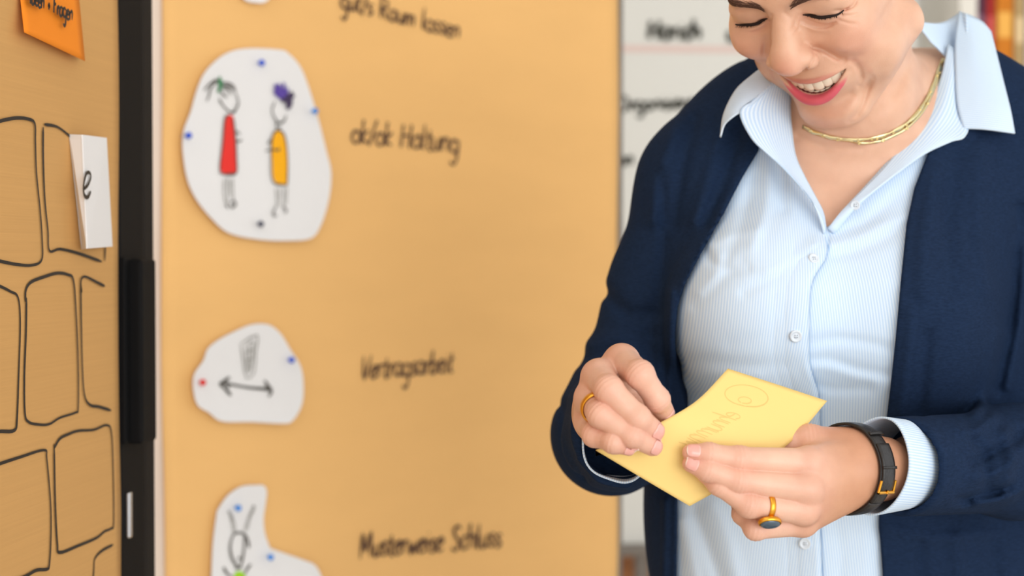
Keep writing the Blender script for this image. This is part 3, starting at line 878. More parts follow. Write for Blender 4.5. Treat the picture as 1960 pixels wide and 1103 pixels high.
# laugh lines of the face: photo pixels, depth mm (negative = raised), width px
CREASE = [(catmull(l, 4), a, w) for l, a, w in [
 ([(1552,90),(1570,93),(1586,101),(1602,110),(1614,113)], 3.4, 5.5), ([(1634,118),(1644,131),(1648,146),(1643,160)], 2.2, 6.0),
 ([(1570,84),(1600,94),(1634,106),(1656,120)], -2.0, 16.0), ([(1668,120),(1672,150),(1668,178)], -1.2, 12.0),
 ([(1555,93),(1558,107),(1551,122),(1538,134)], 1.6, 3.2),
 ([(1669,151),(1660,172),(1650,200),(1640,218),(1628,229)], 3.0, 6.5), ([(1645,165),(1636,195),(1616,222),(1590,236)], -1.6, 13.0),
 ([(1533,40),(1555,50),(1579,52),(1598,44)], 1.3, 3.4), ([(1540,47),(1560,57),(1585,58)], -0.8, 5.0),
 ([(1598,21),(1619,18),(1634,10),(1641,-4)], 1.3, 3.0), ([(1604,28),(1626,30),(1648,26)], 0.7, 3.0), ([(1600,36),(1622,44),(1640,46)], 0.6, 3.0),
 ([(1524,28),(1521,46),(1513,60)], 1.1, 3.2), ([(1532,42),(1528,56),(1519,68)], 0.7, 3.0), ([(1478,30),(1474,46),(1476,58)], 0.8, 3.0),
 ([(1412,46),(1435,51),(1462,42)], 1.1, 3.2), ([(1466,78),(1463,96),(1464,112)], 2.6, 6.0),
 ([(1752,70),(1728,140),(1700,195),(1668,232)], 1.8, 12.0), ([(1700,150),(1690,190),(1668,220)], -1.2, 12.0)]]
def s_upper(p):
    """head + neck + chest"""
    h = head_sdf(to_head(p))*mm
    n = s_neck(p)
    n = smin(n, s_ell(p, P(1640, 205, 1.262), (0.050, 0.045, 0.040)), 0.02)     # soft roll under the chin
    b = smin(n, s_torso(p), 0.035)
    b = b + 0.0016*np.exp(-(line2d(*proj(p)[:2], [(1528,262),(1580,283),(1650,282),(1720,252),(1770,190)])/9.0)**2)*(b < 0.02)
    d = smin(h, b, 0.005)
    x, y, _ = proj(p)
    nr = np.abs(d) < 0.012
    if nr.any():
        xx, yy = x[nr], y[nr]; e = d[nr]
        for l, a, w in CREASE:
            mk = (xx > l[:, 0].min()-3*w) & (xx < l[:, 0].max()+3*w) & (yy > l[:, 1].min()-3*w) & (yy < l[:, 1].max()+3*w)
            if mk.any():
                t = line2d(xx[mk], yy[mk], l)
                fa = np.minimum(np.hypot(xx[mk]-l[0, 0], yy[mk]-l[0, 1]), np.hypot(xx[mk]-l[-1, 0], yy[mk]-l[-1, 1]))
                e[mk] += a*mm*np.exp(-(t/w)**2)*(0.35 + 0.65*np.clip(fa/(2.5*w), 0, 1))
        d = d.copy(); d[nr] = e
    return d

# ------------------------------------------------------------------ skin
def skin_material():
    m = bpy.data.materials.new('skin'); m.use_nodes = True; nt = m.node_tree; b = nt.nodes['Principled BSDF']
    at = nt.nodes.new('ShaderNodeAttribute'); at.attribute_name = 'tint'
    tc = nt.nodes.new('ShaderNodeTexCoord')
    n = nt.nodes.new('ShaderNodeTexNoise'); n.inputs['Scale'].default_value = 55; n.inputs['Detail'].default_value = 6
    nt.links.new(tc.outputs['Object'], n.inputs['Vector'])
    mx = nt.nodes.new('ShaderNodeMix'); mx.data_type = 'RGBA'; mx.blend_type = 'MULTIPLY'; mx.inputs['Factor'].default_value = 1.0
    cr = nt.nodes.new('ShaderNodeValToRGB')
    cr.color_ramp.elements[0].position = 0.3; cr.color_ramp.elements[0].color = (0.90, 0.86, 0.85, 1)
    cr.color_ramp.elements[1].position = 0.7; cr.color_ramp.elements[1].color = (1.0, 1.0, 1.0, 1)
    nt.links.new(n.outputs['Fac'], cr.inputs[0])
    nt.links.new(at.outputs['Color'], mx.inputs['A']); nt.links.new(cr.outputs[0], mx.inputs['B'])
    nt.links.new(mx.outputs['Result'], b.inputs['Base Color'])
    b.inputs['Roughness'].default_value = 0.42
    b.inputs['Specular IOR Level'].default_value = 0.38
    b.inputs['Subsurface Weight'].default_value = 0.12
    b.inputs['Subsurface Radius'].default_value = (1.0, 0.35, 0.2)
    b.inputs['Subsurface Scale'].default_value = 0.004
    v = nt.nodes.new('ShaderNodeTexVoronoi'); v.inputs['Scale'].default_value = 900
    nt.links.new(tc.outputs['Object'], v.inputs['Vector'])
    bp = nt.nodes.new('ShaderNodeBump'); bp.inputs['Strength'].default_value = 0.12; bp.inputs['Distance'].default_value = 0.0006
    nt.links.new(v.outputs['Distance'], bp.inputs['Height']); nt.links.new(bp.outputs[0], b.inputs['Normal'])
    return m
M_skin = skin_material()
SKIN = np.array(srgb(224, 180, 153)[:3]); ROSE = np.array(srgb(226, 152, 132)[:3]); LIP = np.array(srgb(214, 92, 108)[:3])
LIPU = np.array(srgb(192, 92, 92)[:3]); INM = np.array(srgb(110, 32, 34)[:3]); BROWN = np.array(srgb(70, 46, 40)[:3]); PALE = np.array(srgb(238, 190, 160)[:3])
def blend(c, k, m): return c*(1-m[:, None]) + k[None]*m[:, None]
def head_tint(V):
    q = shift_jaw(to_head(V))
    c = np.tile(SKIN, (len(V), 1))
    for s in (-1, 1):
        c = blend(c, ROSE, 0.40*np.exp(-(vlen(q - A(s*46, 82, -36))/20)**2))
    c = blend(c, ROSE, 0.5*np.exp(-(vlen(q - A(0, 114, -36))/13)**2))
    c = blend(c, ROSE, 0.25*np.exp(-(vlen(q - A(0, 88, -110))/18)**2))
    u, l = s_lips(q)
    c = blend(c, LIPU, 0.6*(1-sstep(-0.1, 1.0, u)))
    c = blend(c, LIP, 1.0*(1-sstep(-0.1, 1.0, l)))
    mo = s_mouth(q)
    x = np.clip(q[:, 0], -MOUTH_X, MOUTH_X)
    ins = (np.abs(q[:, 0]) < MOUTH_X+1) & (mo < 1.5) & (q[:, 1] < y_mo(x) - 4.0) & (q[:, 1] > y_mo(x) - 20)
    c = blend(c, INM, ins.astype(float))
    for k in 'lr':
        c = blend(c, BROWN, 0.30*np.exp(-(s_line(q, FL['brow'+k])/3.6)**2))
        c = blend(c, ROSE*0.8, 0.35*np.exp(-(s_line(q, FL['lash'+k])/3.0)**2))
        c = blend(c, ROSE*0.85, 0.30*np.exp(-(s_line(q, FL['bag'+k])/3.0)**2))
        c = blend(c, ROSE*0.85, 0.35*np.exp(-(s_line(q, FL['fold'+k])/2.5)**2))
    return c

person = empty('person', P(1600, 1100, 1.36)*A(1, 1, 0))
# ------------------------------------------------------------------ hands (joints: photo pixel, pixel, depth, radius in mm)
def J(l): return [P(a, b, c) for a, b, c, r in l], [r*mm for a, b, c, r in l]
LH = {
 'index':  [(1548,887,1.043,11.0),(1415,879,1.028,8.9),(1357,870,1.024,7.8),(1323,867,1.0225,6.5)],
 'middle': [(1544,936,1.036,11.2),(1413,921,1.025,9.0),(1354,900,1.022,7.8),(1323,888,1.0225,6.4)],
 'ring':   [(1537,976,1.040,10.8),(1434,967,1.026,8.7),(1376,927,1.027,7.6),(1350,908,1.029,6.4)],
 'pinky':  [(1535,1000,1.054,10.0),(1446,1012,1.040,8.0),(1421,985,1.052,6.9),(1414,965,1.062,6.0)],
 'thumb':  [(1640,860,1.078,15),(1550,846,1.074,12.5),(1475,856,1.078,9.8),(1425,866,1.072,8.0)],
}
LPALM = [[(1690,878,1.085,14.5),(1640,870,1.072,15),(1550,886,1.045,12)], [(1690,890,1.083,14.5),(1640,892,1.066,17),(1546,936,1.040,12)],
         [(1688,906,1.085,14.5),(1640,918,1.068,16.5),(1540,974,1.046,11.5)], [(1684,918,1.088,14),(1640,926,1.074,14.5),(1540,996,1.057,10.5)],
         [(1640,900,1.082,18),(1560,930,1.066,14)]]
LARM = [(1685,897,1.086,17.5),(1760,894,1.125,24),(1960,882,1.235,34)]
RH = {
 'index':  [(1190,692,1.048,12.0),(1225,717,1.010,9.6),(1258,765,1.016,8.4),(1271,788,1.033,7.4)],
 'middle': [(1147,721,1.035,12.2),(1165,746,1.002,9.7),(1220,800,1.000,8.7),(1250,824,1.011,7.9)],
 'ring':   [(1131,764,1.035,11.5),(1149,793,1.003,9.0),(1209,834,0.999,7.9),(1248,854,1.011,7.2)],
 'pinky':  [(1128,806,1.045,10.4),(1138,832,1.014,8.3),(1174,847,1.001,7.3),(1201,855,1.004,6.4)],
 'thumb':  [(1185,770,1.085,14),(1215,790,1.062,11.5),(1250,815,1.046,9.5),(1278,832,1.042,8.0)],
}
RPALM = [[(1165,775,1.125,19),(1180,735,1.085,16),(1190,694,1.050,12.5)], [(1160,785,1.125,19),(1155,755,1.080,17),(1148,724,1.040,12.8)],
         [(1158,795,1.125,18),(1146,785,1.080,16),(1134,766,1.040,12)], [(1160,806,1.125,17),(1145,808,1.085,15),(1131,806,1.050,11)]]
RARM = [(1163,792,1.122,21),(1172,812,1.19,27),(1170,838,1.32,38)]
def wrinkle(p, d, joints, amp, cam=True):
    """fine skin folds over the middle and end knuckles, on the back of the finger"""
    for i, wd in ((1, 5.0*mm), (2, 3.0*mm)):
        a = joints[i-1]; b = joints[i]; c = joints[i+1]
        ax = (c - a)/np.linalg.norm(c - a)
        s = (p - b) @ ax
        g = np.exp(-(s/wd)**2)*np.exp(-np.maximum(vlen(p-b)-14*mm, 0)/(3*mm))
        d = d + amp*g*(np.sin(s/(0.50*mm)) * 0.5 + 0.2)
    return d
def make_hand(fingers, palm, arm, kf=4.5*mm):
    FJ = {k: J(v) for k, v in fingers.items()}; PJ = [J(v) for v in palm]; AJ = J(arm)
    def f(p):
        pd = s_chain(p, AJ[0], AJ[1], 12*mm)
        for pts, rad in PJ: pd = smin(pd, s_chain(p, pts, rad, 8*mm), 12*mm)
        out = None
        for k, (pts, rad) in FJ.items():
            e = s_chain(p, pts, rad, 3.5*mm)
            # slight bulge over each knuckle
            for i in (1, 2): e = smin(e, s_sph(p, pts[i], rad[i]*1.02), 3*mm)
            near = np.abs(e) < 4*mm
            if near.any():
                e = e.copy(); e[near] = wrinkle(p[near], e[near], pts, 0.36*mm)
            e = smin(pd, e, kf if k != 'thumb' else 12*mm)
            out = e if out is None else smin(out, e, 0.5*mm)
        # tendon ridges and knuckle bones
        for k, (pts, rad) in FJ.items():
            if k == 'thumb': continue
            out = smin(out, s_sph(p, pts[0] - FWD*1.5*mm, rad[0]*0.92), 6*mm)
        return out
    return f, FJ
s_left, LFJ = make_hand(LH, LPALM, LARM)
s_right, RFJ = make_hand(RH, RPALM, RARM)
KNU = np.array(srgb(224, 150, 130)[:3]); HANDC = np.array(srgb(228, 187, 164)[:3])
TAN_SHADE = np.array(srgb(200, 146, 112)[:3])  # skin tan with painted shade mixed in, darkening the hands towards the wrist
def hand_tint(V, FJ):
    c = np.tile(HANDC, (len(V), 1))
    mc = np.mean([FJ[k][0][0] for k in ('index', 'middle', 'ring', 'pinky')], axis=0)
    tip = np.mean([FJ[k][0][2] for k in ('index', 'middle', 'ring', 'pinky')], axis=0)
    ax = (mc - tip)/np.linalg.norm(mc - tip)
    c = blend(c, TAN_SHADE, 0.85*sstep(-0.012, 0.032, (V - mc) @ ax))
    for k, (pts, rad) in FJ.items():
        for i, a in ((0, .35), (1, .5), (2, .4), (3, .75)):
            c = blend(c, KNU, a*np.exp(-(vlen(V-pts[i])/(rad[i]*1.25))**2))
    return c
def bbox(parts, pad=0.03):
    pts = np.vstack([np.array(J(l)[0]) for l in parts]); return pts.min(0)-pad, pts.max(0)+pad
VL, FLc = mesh_sdf(s_left, *bbox(list(LH.values())+LPALM+LARM[:0]+[LARM[:2]]), 0.0009)
VR, FRc = mesh_sdf(s_right, *bbox(list(RH.values())+RPALM+[RARM[:2]]), 0.0009)
zmin = P(1582, 520, 1.22)[2]
VU, FU = mesh_sdf(s_upper, (0.125, 1.02, zmin), (0.42, 1.46, 1.80), 0.00115)
# plain arms and trunk under the clothes, joined to the same body
def s_inner(p):
    d = s_torso(p) + 0.010
    d = smin(d, s_chain(p, [P(1350,360,1.34), P(1286,560,1.34), P(1172,830,1.32)], [0.045,0.040,0.036], 0.02), 0.03)
    d = smin(d, s_chain(p, [P(1985,300,1.36), P(2075,600,1.36), P(2090,860,1.31)], [0.045,0.040,0.036], 0.02), 0.03)
    d = smin(d, s_cone(p, P(1170,830,1.32), P(1172,812,1.19), 0.034, 0.025), 0.02)
    return smin(d, s_cone(p, P(2090,860,1.31), P(1800,892,1.145), 0.034, 0.025), 0.02)
VI, FI = mesh_sdf(s_inner, (0.02, 1.05, 0.86), (0.70, 1.60, 1.50), 0.007)
off = 0; Vs, Fs, Ts = [], [], []
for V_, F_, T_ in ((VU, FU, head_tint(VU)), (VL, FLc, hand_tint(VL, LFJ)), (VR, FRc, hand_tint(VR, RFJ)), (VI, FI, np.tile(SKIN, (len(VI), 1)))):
    Vs.append(V_); Fs.append(F_ + off); Ts.append(T_); off += len(V_)
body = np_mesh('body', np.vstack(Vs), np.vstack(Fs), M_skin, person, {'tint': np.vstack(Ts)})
print('body verts', off)

# finger nails
def nail_material():
    m = mat('finger_nail', srgb(232, 172, 160), 0.22, 0.5)
    nt = m.node_tree; b = nt.nodes['Principled BSDF']
    at = nt.nodes.new('ShaderNodeAttribute'); at.attribute_name = 'edge'
    mx = nt.nodes.new('ShaderNodeMix'); mx.data_type = 'RGBA'
    mx.inputs['A'].default_value = srgb(228, 168, 156); mx.inputs['B'].default_value = srgb(246, 226, 214)
    nt.links.new(at.outputs['Fac'], mx.inputs['Factor']); nt.links.new(mx.outputs['Result'], b.inputs['Base Color'])
    b.inputs['Coat Weight'].default_value = 0.3
    return m
M_nail = nail_material()
def fingernail(fn, pts, rad, n_dir, length=11.5, width=0.80, shift=0.0):
    a = pts[3] - pts[2]; a /= np.linalg.norm(a)
    n = n_dir - a*(n_dir @ a); n /= np.linalg.norm(n)
    s = np.cross(a, n)
    r = rad[3]
    end = pts[3] + a*(r*0.80 + shift*mm)
    nu, nv = 12, 12
    G = np.zeros((nv+1, nu+1, 3)); E = np.zeros((nv+1, nu+1))
    for j in range(nv+1):
        v = j/nv; w = width*r*(1 - 0.55*max(0, (0.22-v)/0.22)**2 - 0.42*max(0, (v-0.80)/0.20)**2)
        for i in range(nu+1):
            u = 2*i/nu - 1
            ext = -0.12*(1-u*u)*length*mm if v < 0.01 else 0
            ang = u*w/r*0.95
            G[j, i] = end - a*(length*mm*(1-v)) + a*(0.9*mm*(1-u*u)*v**4) + n*r*math.cos(ang)*1.0 + s*r*math.sin(ang)
            E[j, i] = 1.0 if v > 0.90 else 0.25*max(0, 1-v/0.15)
    q = snap(fn, G.reshape(-1, 3), 4, 0.25*mm).reshape(G.shape)
    # keep the free edge from wrapping over the tip
    return thick_grid('fingernail', q, 0.7*mm, M_nail, person, {'edge': E})
TC = lambda pt: (CAM - pt)/np.linalg.norm(CAM - pt)
fingernail(s_left, *LFJ['index'], TC(LFJ['index'][0][3]) + A(0, 0, .35), 10.5)
fingernail(s_left, *LFJ['middle'], TC(LFJ['middle'][0][3]) + A(-.1, 0, .1), 10)
for k, dv in (('index', A(.2,0,.0)), ('middle', A(.25,0,.05)), ('ring', A(.15,0,-.05)), ('pinky', A(.1,0,-.35))):
    fingernail(s_right, *RFJ[k], TC(RFJ[k][0][3]) + dv, {'index': 11.5, 'middle': 13, 'ring': 12, 'pinky': 9.5}[k], 0.82, 1.0)

# ------------------------------------------------------------------ eyelashes, brows, teeth, hair
M_hair = mat('dark_brown_hair', srgb(48, 36, 32), 0.45, 0.4, noise=(120, 0.35, (1, 1, 0.1)))
M_lash = mat('eyelash', srgb(38, 28, 27), 0.6, 0.2, noise=(200, 0.1))
def tube(path, rad, seg=6):
    path = np.asarray(path); t = np.gradient(path, axis=0); t /= np.linalg.norm(t, axis=1)[:, None]+1e-12
    up = A(0.3, 0.2, 1.0); V = []
    for i in range(len(path)):
        s = np.cross(t[i], up); s /= np.linalg.norm(s); b = np.cross(t[i], s)
        for k in range(seg):
            a = 2*math.pi*k/seg; V.append(path[i] + rad[i]*(s*math.cos(a)+b*math.sin(a)))
    F = [(j*seg+k, j*seg+(k+1) % seg, (j+1)*seg+(k+1) % seg, (j+1)*seg+k) for j in range(len(path)-1) for k in range(seg)]
    return np.array(V), F
def multi(name, tubes, m, parent, kind=None):
    V, F, o = [], [], 0
    for v, f in tubes:
        V.append(v); F += [tuple(i+o for i in q) for q in f]; o += len(v)
    ob = np_mesh(name, np.vstack(V), F, m, parent)
    if kind: ob['kind'] = kind
    return ob
rng = random.Random(3)
for k, s in (('l', 1), ('r', -1)):
    L = FL['lash'+k]; n = len(L); tb = []
    c = snap(s_upper, from_head(catmull(L, 3)), 4, 1.2*mm)
    for _ in range(12): c[1:-1] = (c[:-2] + 2*c[1:-1] + c[2:])/4
    w = np.sin(np.linspace(0.12, math.pi*0.92, len(c)))
    tb.append(tube(c, (0.25+1.15*w)*mm))
    for i in range(30):
        t = rng.uniform(0.15, 0.97); j = t*(len(c)-1); j0 = int(min(j, len(c)-2)); b = c[j0]*(1-(j-j0)) + c[j0+1]*(j-j0)
        hv = HW_R @ A(s*(0.9*(t-0.35)), 1.0, -0.75+0.25*t); hv /= np.linalg.norm(hv)
        ln = (1.4+1.9*t)*mm
        tb.append(tube([b, b+hv*ln*0.5+HW_R@A(0,0,-.2)*mm, b+hv*ln], [0.34*mm, 0.26*mm, 0.06*mm], 4))
    multi('eyelashes', tb, M_lash, person, 'stuff')
    L = FL['brow'+k]; c = catmull(L, 4); tb = []; allp = []
    for i in range(300):
        t = rng.random(); j = t*(len(c)-1); j0 = int(min(j, len(c)-2)); b = c[j0]*(1-(j-j0)) + c[j0+1]*(j-j0)
        half = 2.9*(1-t)**0.5 + 0.9
        b = b + A(0, 0, rng.uniform(-half, half)*(0.55 if t < 0.06 else 1))
        d = A(s*(0.75+0.3*t), -0.25, 0.55-0.95*t + rng.uniform(-.2, .2)); d /= np.linalg.norm(d)
        allp += [b, b+d*3.2, b+d*6.2]
    q = snap(s_upper, from_head(np.array(allp)), 4, 0.45*mm).reshape(-1, 3, 3)
    for c3 in q: tb.append(tube(c3, [0.17*mm, 0.17*mm, 0.05*mm], 4))
    multi('eyebrow', tb, mat('brow_hair', srgb(92, 66, 56), 0.6, 0.2, noise=(120, 0.3)), person, 'stuff')
M_tooth = mat('tooth_enamel', srgb(240, 228, 206), 0.2, 0.5, noise=(60, 0.04))
def tooth(x0, x1, top, bot, dep, name='tooth', yoff=0.0):
    """rounded tooth on the dental arc, head millimetres"""
    nu, nv = 8, 8; G = np.zeros((nv+1, nu+1, 3))
    for j in range(nv+1):
        v = j/nv
        for i in range(nu+1):
            u = 2*i/nu-1
            xm = (x0+x1)/2; hw = (x1-x0)/2*(0.86+0.14*math.sin(min(1, v*1.6)*math.pi/2)) - 0.15
            x = xm + u*hw*(1-0.10*v**6)
            z = top + (bot-top)*v + 0.7*(u*u)*v**6*(1 if bot < top else -1)
            y = y_mo(abs(x)*0.88) - 4.0 - dep - 2.5*(abs(x)/24)**2 - 0.9*u*u - 1.3*(v-0.35)**2 + yoff
            G[j, i] = (x + JAWX, y, z)
    return thick_grid(name, from_head(G.reshape(-1, 3)).reshape(G.shape), 2.2*mm, M_tooth, person)
x = 0.0
for w, b in ((8.6, 12.3), (6.8, 11.3), (7.6, 11.8), (5.2, 9.4)):
    for s in (-1, 1):
        xa, xb = (x, x+w) if s > 0 else (-x-w, -x)
        zt_ = float(z_up(np.array([(xa+xb)/2]))[0]) + 1.5
        tooth(xa, xb, zt_, zt_-b-0.4, 0.0)
    x += w
for i in range(-2, 3):
    zt_ = float(z_lo(np.array([i*5.2]))[0])
    tooth(i*5.2-2.6, i*5.2+2.6, zt_-5.5, zt_+1.0, 2.6)
# hair: smooth swept-back cap with a knot, above the picture's top edge
def s_hair(p):
    q = to_head(p)
    d = s_ell(q, (0, -18, 50), (82, 98, 88))
    d = smax(d, -s_ell(q, (0, 60, -40), (90, 62, 92)), 8)
    d = smax(d, -s_ell(q, (0, 95, 10), (62, 50, 62)), 10)
    d = smin(d, s_ell(q, (0, -108, 10), (38, 34, 36)), 12)
    ang = np.arctan2(q[:, 0], q[:, 2]-10)
    return (d + 1.1*np.sin(ang*70) + 0.5*np.sin(ang*151+q[:, 1]*0.05))*mm
VH, FH = mesh_sdf(s_hair, HW_T-0.19, HW_T+0.19, 0.003)
np_mesh('hair', VH, FH, M_hair, person)
# ------------------------------------------------------------------ fabrics
def fabric(name, c1, c2, scale, rough, bump, sheen=0.0):
    """striped shirting: stripes run along the 'stripe' attribute (millimetres)"""
    m = bpy.data.materials.new(name); m.use_nodes = True; nt = m.node_tree; b = nt.nodes['Principled BSDF']
    at = nt.nodes.new('ShaderNodeAttribute'); at.attribute_name = 'stripe'
    ml = nt.nodes.new('ShaderNodeMath'); ml.operation = 'MULTIPLY'; ml.inputs[1].default_value = 2*math.pi/scale
    sn = nt.nodes.new('ShaderNodeMath'); sn.operation = 'SINE'
    mr = nt.nodes.new('ShaderNodeMapRange'); mr.inputs['From Min'].default_value = -0.5; mr.inputs['From Max'].default_value = 0.5
    nt.links.new(at.outputs['Fac'], ml.inputs[0]); nt.links.new(ml.outputs[0], sn.inputs[0]); nt.links.new(sn.outputs[0], mr.inputs['Value'])
    mx = nt.nodes.new('ShaderNodeMix'); mx.data_type = 'RGBA'; mx.inputs['A'].default_value = c1; mx.inputs['B'].default_value = c2
    nt.links.new(mr.outputs['Result'], mx.inputs['Factor']); nt.links.new(mx.outputs['Result'], b.inputs['Base Color'])
    b.inputs['Roughness'].default_value = rough; b.inputs['Specular IOR Level'].default_value = 0.2
    tc = nt.nodes.new('ShaderNodeTexCoord'); n = nt.nodes.new('ShaderNodeTexNoise'); n.inputs['Scale'].default_value = 60; n.inputs['Detail'].default_value = 6
    nt.links.new(tc.outputs['Object'], n.inputs['Vector'])
    bp = nt.nodes.new('ShaderNodeBump'); bp.inputs['Strength'].default_value = bump; bp.inputs['Distance'].default_value = 0.0015
    nt.links.new(n.outputs['Fac'], bp.inputs['Height']); nt.links.new(bp.outputs[0], b.inputs['Normal'])
    b.inputs['Sheen Weight'].default_value = sheen
    return m
M_shirt = fabric('shirt_stripe', srgb(190, 215, 242), srgb(219, 234, 248), 2.3, 0.75, 0.25)
M_navy = mat('navy_knit', srgb(28, 43, 68), 0.95, 0.06, noise=(700, 0.45, (0.3, 0.3, 1.0)), bump=(700, 0.35, 0.0012, (0.3, 0.3, 1)), sheen=0.0)

# ------------------------------------------------------------------ shirt
V_OPEN = [(1500,150),(1512,215),(1516,262),(1522,300),(1535,330),(1556,372),(1572,402),(1580,437),(1590,430),(1612,402),(1650,362),(1690,318),(1725,278),(1760,232),(1800,180),(1830,100),(1820,20),(1500,20)]
PLACKET = catmull([(1580,432),(1579,462),(1574,490),(1560,512),(1547,535),(1541,570),(1540,640),(1540,690),(1546,715),(1553,738),(1559,765),(1562,850),(1561,950),(1563,1030),(1566,1110),(1566,1300)], 4)
def side_of_placket(x, y):
    return x - np.interp(y, PLACKET[:, 1], PLACKET[:, 0])
# folds: pixel polyline, height in mm (negative = valley), width px
FOLDS = [
 ([(1455,290),(1470,330),(1466,400),(1440,470)], 1.6, 9), ([(1482,300),(1496,340),(1500,400)], -1.5, 8), ([(1440,345),(1420,430),(1388,500)], -1.4, 10),
 ([(1360,470),(1395,452),(1450,440)], 1.3, 8), ([(1352,480),(1360,500),(1400,520),(1430,515)], -1.5, 7), ([(1340,560),(1372,520),(1378,490)], 1.4, 8),
 ([(1330,585),(1370,548),(1420,500)], -1.0, 8), ([(1425,560),(1470,535),(1530,500)], -1.3, 8), ([(1470,520),(1500,512),(1560,470)], 1.2, 9),
 ([(1590,470),(1640,455),(1700,425),(1730,415)], 1.6, 9), ([(1595,490),(1650,478),(1710,450)], -1.4, 9), ([(1592,445),(1650,430),(1720,375)], -1.0, 8),
 ([(1548,655),(1600,648),(1660,655),(1710,668)], -1.2, 8), ([(1552,700),(1590,705),(1650,725),(1700,735)], 1.4, 10), ([(1550,690),(1590,690),(1640,706),(1700,716)], -1.2, 8),
 ([(1555,735),(1600,745),(1660,742)], -1.1, 8), ([(1300,690),(1360,690),(1440,700),(1520,695)], -1.0, 10), ([(1310,730),(1370,718),(1450,722)], 1.2, 10),
 ([(1545,560),(1590,550),(1650,545),(1720,540)], 0.9, 14), ([(1660,330),(1640,380),(1600,430)], 0.8, 8),
 ([(1330,980),(1350,1030),(1375,1103)], -2.6, 10), ([(1305,1000),(1320,1060),(1330,1110)], 2.2, 10), ([(1365,970),(1390,1030),(1410,1110)], 1.8, 12), ([(1560,985),(1555,1040),(1562,1110)], -1.0, 8),
 ([(1600,1000),(1610,1060),(1608,1110)], -1.2, 10), ([(1650,980),(1660,1050),(1655,1110)], 1.2, 12), ([(1310,760),(1340,800),(1400,830)], -1.5, 12), ([(1500,600),(1470,640),(1400,660)], -0.8, 12),
]
def fold_disp(x, y, folds):
    o = np.zeros(len(x))
    for pts, a, w in folds:
        b = 3.5*w; xs = [q[0] for q in pts]; ys = [q[1] for q in pts]
        m = (x > min(xs)-b) & (x < max(xs)+b) & (y > min(ys)-b) & (y < max(ys)+b)
        if not m.any(): continue
        o[m] += a*np.exp(-(line2d(x[m], y[m], catmull(pts, 3))/w)**2)
    return o*mm*1.35
FOLDS = [(l, a*0.8, w*1.45) for l, a, w in FOLDS]
def s_shirt(p):
    d = s_torso(p) - 0.004
    nr = np.abs(d) < 0.02
    if not nr.any(): return d
    q = p[nr]; x, y, dep = proj(q); e = d[nr]
    e = e - fold_disp(x, y, FOLDS)
    sd = side_of_placket(x, y)
    fy = sstep(432, 470, y)
    pl = (1-sstep(-1.3, 1.3, sd))*sstep(-62, -12, sd)*fy                     # buttoned front band lies on top
    e = e - 2.7*mm*pl + 2.2*mm*np.exp(-((sd-5.0)/3.5)**2)*fy + 0.35*mm*np.exp(-((sd+58)/2.2)**2)*fy + 0.5*mm*np.exp(-((sd+9)/1.8)**2)*fy
    v = poly2d(x, y, V_OPEN)*dep/FPX
    v = np.where(dep < 1.40, v, 1.0)
    e = smax(e, -v, 1.2*mm)
    d = d.copy(); d[nr] = e
    return d
sx0, sx1 = P(1255, 600, 1.2)[0], P(1840, 600, 1.36)[0]
VS, FS = mesh_sdf(s_shirt, (sx0, 1.10, 0.905), (sx1, 1.38, 1.50), 0.0017)
xS, yS, dS = proj(VS)
stripe = np.where(side_of_placket(xS, yS) < 0, (VS[:, 0] - 0.10*(VS[:, 2]-1.1))*1000*1.05, (VS[:, 0] + 0.12*(VS[:, 2]-1.1))*1000)
shirt = np_mesh('shirt', VS, FS, M_shirt, person, {'stripe': stripe})

# collar: stand and fall on both sides
def pts(l): return [P(a, b, c) for a, b, c in l]
def collar(rows, nu=26, nv=16, th=1.5, name='collar', rotst=False):
    G = grid_patch([pts(r) for r in rows], nu, nv)
    du = np.linalg.norm(np.diff(G, axis=1), axis=2).mean(0).cumsum()*1000
    st = np.tile(np.concatenate([[0], du]), (nv+1, 1))
    if rotst:
        dv = np.linalg.norm(np.diff(G, axis=0), axis=2).mean(1).cumsum()*1000
        st = np.tile(np.concatenate([[0], dv])[:, None], (1, nu+1))
    return thick_grid(name, G, th*mm, M_shirt, shirt, {'stripe': st})
# her right side (image left): leaf turned out over the cardigan, tip curling
collar([[(1520,120,1.262),(1496,150,1.245),(1470,172,1.232),(1440,200,1.224),(1418,214,1.222)],
        [(1496,118,1.268),(1468,142,1.250),(1440,168,1.238),(1414,200,1.228),(1400,226,1.224)],
        [(1470,122,1.280),(1445,142,1.262),(1420,165,1.248),(1396,205,1.236),(1386,240,1.230)],
        [(1456,134,1.290),(1434,150,1.272),(1408,174,1.256),(1386,218,1.243),(1379,263,1.234)]])
# front edge folded open below it, running down to the buttoned front
collar([[(1520,118,1.262),(1513,200,1.252),(1517,262,1.243),(1524,302,1.236),(1540,338,1.230),(1560,376,1.225),(1575,406,1.222),(1581,438,1.220)],
        [(1496,140,1.246),(1484,205,1.238),(1490,260,1.232),(1504,302,1.228),(1526,340,1.224),(1552,378,1.219),(1570,408,1.217),(1580,440,1.216)],
        [(1470,165,1.234),(1450,215,1.226),(1464,262,1.223),(1486,300,1.221),(1514,336,1.219),(1545,374,1.216),(1567,408,1.214),(1579,444,1.213)],
        [(1445,190,1.226),(1416,214,1.221),(1436,262,1.219),(1466,293,1.219),(1500,322,1.218),(1538,364,1.216),(1563,404,1.214),(1577,448,1.214)]], nu=34, rotst=True)
